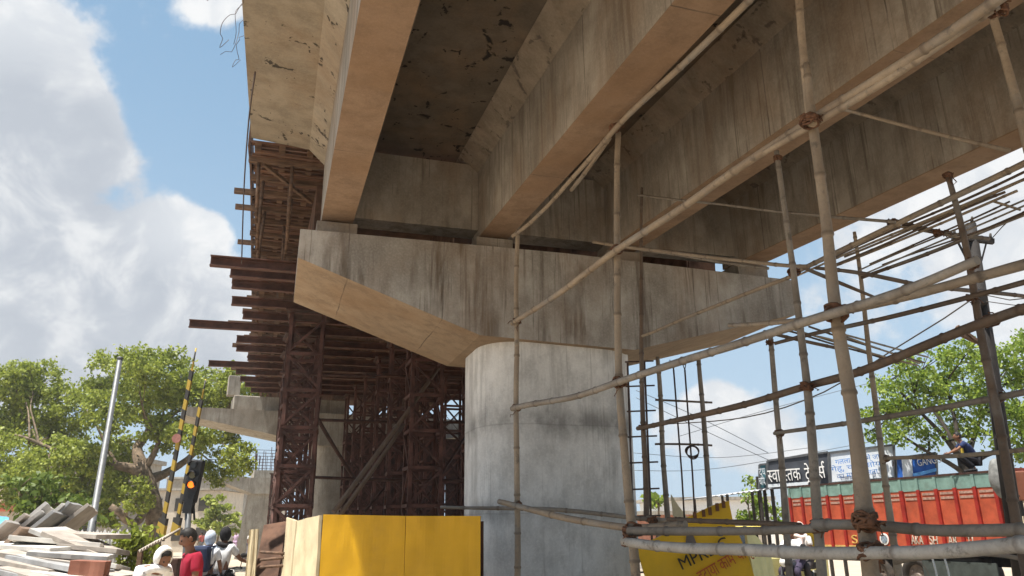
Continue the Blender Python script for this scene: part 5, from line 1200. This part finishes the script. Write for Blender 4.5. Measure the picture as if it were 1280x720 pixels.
def person(label, loc, rz, pose=None, shirt=(.5, .5, .5), legs=(.05, .05, .06), scale=1.0, hair=True, scarf=None, pack=None, bib=None, group='people', gaze=0, nod=0, sleeve=.5):
    """local -y is the way the person faces; keys ending in _l / _r override one side"""
    p = dict(STAND); p.update(pose or {}); V = Vector
    def J(k, s):
        q = p.get(k + ('_l' if s > 0 else '_r'))
        if q is not None: return V(q)
        q = V(p[k]); return V((q.x * s, q.y, q.z))
    t = thing('person', label, 'person', loc, rz, group); t.scale = (scale,) * 3
    pel, spi, che, nec, hed = (V(p[k]) for k in ('pel', 'spi', 'che', 'nec', 'hed'))
    vs, ed, ra = [pel, spi, che, nec, hed], [(0, 1), (1, 2), (2, 3), (3, 4)], [.115, .11, .125, .055, .06]
    def chain(start, pts):
        a = start
        for q, r_ in pts: vs.append(V(q)); ra.append(r_); ed.append((a, len(vs) - 1)); a = len(vs) - 1
        return a
    for s in (1, -1):
        hip = pel + V((.09 * s, 0, -.05)); kn, an, to = J('kne', s), J('ank', s), J('toe', s)
        chain(0, [(hip, .09), (hip.lerp(kn, .5), .078), (kn, .055), (kn.lerp(an, .4), .052), (an, .036), (to, .03)])
        sh_, el, wr = J('sho', s), J('elb', s), J('wri', s)
        h = chain(2, [(sh_, .055), (sh_.lerp(el, .5), .045), (el, .036), (el.lerp(wr, .4), .035), (wr, .024)])
        d = (wr - el).normalized(); side = V((s, 0, 0)) - d * d.x * s; side.normalize(); fwd = d.cross(side)
        palm = chain(h, [(wr + d * .05, .027)])
        for k in range(4):
            base = wr + d * .085 + fwd * (.026 * (1.5 - k) * s); L = (.065, .078, .074, .058)[k]
            chain(palm, [(base, .0095), (base + d * L * .5 - side * .008, .0085), (base + d * L * .85 - side * .028, .0075)])
        chain(palm, [(wr + d * .035 + fwd * .035 * s, .011), (wr + d * .075 + fwd * .055 * s - side * .01, .009)])
    mb = MB(); me_to_mb(skinned(vs, ed, ra), mb)
    # head, with brow, nose, mouth, ears
    HR = Matrix.Translation(hed + V((0, 0, .03))) @ Matrix.Rotation(gaze, 4, 'Z') @ Matrix.Rotation(nod, 4, 'X')
    hb_ = MB(); hb_.ball((0, 0, 0), (.074, .094, .115), 14, 18)
    for i, v in enumerate(hb_.v):
        if v.z < -.02: v.x *= 1 - .9 * (-.02 - v.z) * 2.2; v.y = v.y * (1 - (-.02 - v.z) * 1.5) - .012 * (-.02 - v.z) / .1
        if v.y < -.06 and abs(v.x) < .022 and -.045 < v.z < .015: v.y -= .022
        if v.y < -.05 and .018 < abs(v.x) < .05 and 0 < v.z < .025: v.y += .008
    for s in (-1, 1): hb_.ball((.076 * s, .012, -.005), (.012, .022, .034), 6, 8)
    mb.add([HR @ v for v in hb_.v], hb_.f, True); mb.build('body', M_skin, t)
    for s in (-1, 1): e_ = MB(); e_.ball(HR @ V((.030 * s, -.083, .010)), .011, 6, 8); e_.build('eye', M_ink, t)
    e_ = MB(); e_.ball(HR @ V((0, -.082, -.058)), (.024, .008, .007), 6, 8); e_.build('mouth', M_lip, t)
    if hair:
        h_ = MB(); h_.ball((0, .008, .022), (.083, .101, .108), 12, 18)
        h_.v = [HR @ (V((v.x, v.y if v.y > -.07 or v.z > .05 else v.y + .05, max(v.z, -.055 if v.y > 0 else .045)) ) + V((0, 0, .006 * mnoise.noise(v * 60)))) for v in h_.v]; h_.build('hair', M_hair, t)
    # shirt
    nm = 'cloth_%d_%d_%d' % tuple(int(x * 99) for x in shirt); M_s = plain(nm, shirt, .9, .12, 14)
    vs, ed, ra = [pel + V((0, 0, -.06)), spi, che, nec - V((0, 0, .045))], [(0, 1), (1, 2), (2, 3)], [.148, .135, .148, .085]
    for s in (1, -1):
        sh_, el = J('sho', s), J('elb', s); chain(2, [(sh_, .073), (sh_.lerp(el, sleeve), .066), (sh_.lerp(el, sleeve + .12), .062)])
    mb = MB(); me_to_mb(skinned(vs, ed, ra), mb); mb.build('shirt', M_s, t)
    nm = 'cloth_%d_%d_%d' % tuple(int(x * 99) for x in legs); M_l = plain(nm, legs, .9, .12, 14)
    vs, ed, ra = [pel], [], [.135]
    for s in (1, -1):
        hip = pel + V((.09 * s, 0, -.05)); kn, an = J('kne', s), J('ank', s); chain(0, [(hip, .11), (hip.lerp(kn, .5), .095), (kn, .075), (kn.lerp(an, .5), .068), (kn.lerp(an, .93), .058)])
    mb = MB(); me_to_mb(skinned(vs, ed, ra), mb); mb.build('trousers', M_l, t)
    for s in (1, -1): an, to = J('ank', s), J('toe', s); MB().tube([an + V((0, .03, -.045)), an.lerp(to, .5) + V((0, 0, -.01)), to + V((0, -.05, 0))], [.045, .05, .034], 8).build('shoe', M_chas, t)
    if scarf:
        sc_, over = scarf; M_c = plain('scarf_%d_%d' % (int(sc_[0] * 99), int(sc_[2] * 99)), sc_, .9, .12, 12)
        s_ = MB(); s_.ball((0, .012, .012), (.098, .112, .132), 12, 18)
        if over: s_.v = [HR @ (V((v.x, v.y if not (v.y < -.03 and abs(v.x) < .07 and v.z > -.08) else -.03, v.z)) + V((0, 0, .008 * mnoise.noise(v * 40)))) for v in s_.v]
        else: s_.v = [HR @ (V((v.x, v.y, v.z * 1.02)) + V((0, 0, .008 * mnoise.noise(v * 40)))) for v in s_.v]
        c_ = nec + V((0, -.01, -.02)); s_.tube([c_ + V((math.cos(a) * .105, math.sin(a) * .10, .02 * math.sin(2 * a))) for a in [2 * math.pi * i / 16 for i in range(16)]], .045, 8, closed=True)
        s_.bar(c_ + V((.05, -.12, -.02)), che + V((.06, -.165, -.16)), .10, .03, (0, 1, 0)); s_.build('scarf', M_c, t)
    if pack:
        M_b = plain('pack_%d' % int(pack[2] * 99), pack, .7, .15, 10); c_ = (spi + che) / 2 + V((0, .22, .04)); b_ = MB(); b_.box(c_, (.32, .2, .44)); bb = b_.build('backpack', M_b, t, .06)
        for s in (-1, 1): MB().tube([c_ + V((.1 * s, -.08, .2)), che + V((.11 * s, -.02, .15)), che + V((.12 * s, -.15, 0)), c_ + V((.13 * s, -.1, -.18))], .018, 6).build('strap', M_b, bb)
    if bib:
        M_b = plain('bib_%d' % int(bib[0] * 99), bib, .8); MB().box((spi + che) / 2 + V((0, -.14, 0)), (.22, .03, .3)).build('front_panel', M_b, t, .01)
    return t
def face(dx, dy): return math.atan2(dx, -dy) if True else 0     # turn -y towards (dx, dy)
# the boy in red: looks down to the left
person('boy in a red shirt with short black hair looking down', gz(at(241, 700, 9.6)), face(-.8, -.5), dict(che=(0, -.02, 1.30), nec=(0, -.04, 1.44), hed=(0, -.075, 1.55), elb_r=(-.24, -.02, 1.12), wri_r=(-.14, -.24, 1.02), elb_l=(.24, .0, 1.1), wri_l=(.12, -.26, 1.0)), (.30, .012, .035), (.06, .06, .08), 1.0, nod=R(24))
person('man in a white shirt and white head scarf bending forward', gz(at(186, 700, 9.3)), face(.75, -.55), dict(pel=(0, .12, .90), spi=(0, .04, 1.06), che=(0, -.12, 1.19), nec=(0, -.22, 1.27), hed=(0, -.30, 1.34), sho=(.165, -.14, 1.25), elb=(.22, -.16, 1.02), wri=(.18, -.26, .8)), (.74, .73, .74), (.1, .1, .13), 1.0, scarf=((.74, .72, .70), True), nod=R(30))
RIDE = dict(pel=(0, .0, .90), spi=(0, -.02, 1.08), che=(0, -.05, 1.26), nec=(0, -.07, 1.39), hed=(0, -.09, 1.51), sho=(.17, -.05, 1.33), elb=(.25, -.22, 1.12), wri=(.28, -.46, 1.06), kne=(.20, -.34, .72), ank=(.19, -.18, .34), toe=(.20, -.33, .30))
PILL = dict(RIDE); PILL.update(elb=(.22, -.1, 1.08), wri=(.14, -.3, .98))
bk = gz(at(272, 700, 14.6)); hd = Vector((.12, .99)).normalized()
motorcycle('dark motorcycle carrying two riders away down the street', bk, math.atan2(hd.y, hd.x), (.05, .02, .02))
fwd = Vector((hd.x, hd.y, 0))
person('rider in white with a dark blue backpack sitting behind on the motorcycle', bk - fwd * .42, face(hd.x, hd.y), PILL, (.72, .74, .78), (.04, .04, .05), 1.0, scarf=((.55, .62, .72), False), pack=(.02, .03, .07), group='people')
person('rider with a black head scarf steering the motorcycle', bk + fwd * .02 + Vector((.05, 0, .03)), face(hd.x, hd.y), RIDE, (.70, .70, .70), (.02, .02, .025), 1.02, scarf=((.015, .014, .016), False), group='people')
bk = gz(at(994, 690, 18)); hd = Vector((-.75, -.66)).normalized(); fwd = Vector((hd.x, hd.y, 0))
motorcycle('black motorcycle with two riders passing the yellow rickshaw', bk, math.atan2(hd.y, hd.x), (.02, .02, .025))
person('rider in a white shirt with dark hair, front of the pair by the rickshaw', bk + fwd * .02, face(hd.x, hd.y), RIDE, (.74, .74, .74), (.05, .04, .07), 1.0, sleeve=.8)
person('rider muffled in a pale pink head scarf behind the white shirted one', bk - fwd * .40 + Vector((0, 0, .03)), face(hd.x, hd.y), PILL, (.74, .70, .66), (.06, .05, .05), 1.02, scarf=((.74, .58, .52), False))
# man on the lorry, crouching with his back to us
pc = at(1226, 585, 17.3); pc.z = 2.77
person('man in dark blue and yellow crouching on top of the orange lorry', pc + Vector((0, .35, 0)), face(-.85, .25), dict(pel=(0, .12, .34), spi=(0, .06, .52), che=(0, -.08, .68), nec=(0, -.15, .79), hed=(0, -.20, .90), sho=(.17, -.1, .74), elb=(.22, -.3, .58), wri=(.12, -.48, .5), kne=(.16, -.26, .44), ank=(.13, .06, .085), toe=(.14, -.1, .035)), (.018, .03, .09), (.015, .015, .02), .86, bib=(.62, .45, .05))
# walkers in the dust far down the street
for k, (x, Y, c, lg, lab) in enumerate(((293, 66, (.62, .45, .62), (.5, .35, .5), 'walker in pale purple far down the dusty street'), (283, 74, (.6, .5, .45), (.3, .25, .25), 'walker in tan left of the one in pale purple, far off'), (301, 58, (.3, .28, .28), (.2, .2, .22), 'walker in grey right of the one in pale purple'), (250, 60, (.5, .12, .1), (.2, .2, .2), 'walker in red far off by the signal post'), (311, 50, (.62, .6, .58), (.15, .15, .2), 'walker in white beside the far pier'), (262, 70, (.66, .64, .6), (.4, .4, .4), 'walker in white behind the two motorcycle riders'))):
    person(lab, gz(at(x, 690, Y)), R(180 * (k % 2) + 20 * k), dict(kne_l=(.10, -.10, .5), ank_l=(.1, -.12, .085), toe_l=(.1, -.28, .04), kne_r=(-.1, .02, .5), ank_r=(-.1, .16, .1), toe_r=(-.1, .03, .04)), c, lg, 1.0)

# dusty summer air
def haze():
    me = bpy.data.meshes.new('haze'); mb = MB(); mb.box((0, 60, 7), (260, 220, 17)); o = mb.build('haze', None)
    m = bpy.data.materials.new('haze'); m.use_nodes = True; nt = m.node_tree; nt.nodes.clear()
    out = nt.nodes.new('ShaderNodeOutputMaterial'); v = nt.nodes.new('ShaderNodeVolumePrincipled')
    v.inputs['Color'].default_value = (.92, .90, .86, 1); v.inputs['Density'].default_value = .0009; v.inputs['Anisotropy'].default_value = .3
    nt.links.new(v.outputs[0], out.inputs['Volume']); o.data.materials.append(m); tag(o, kind='stuff')
haze()
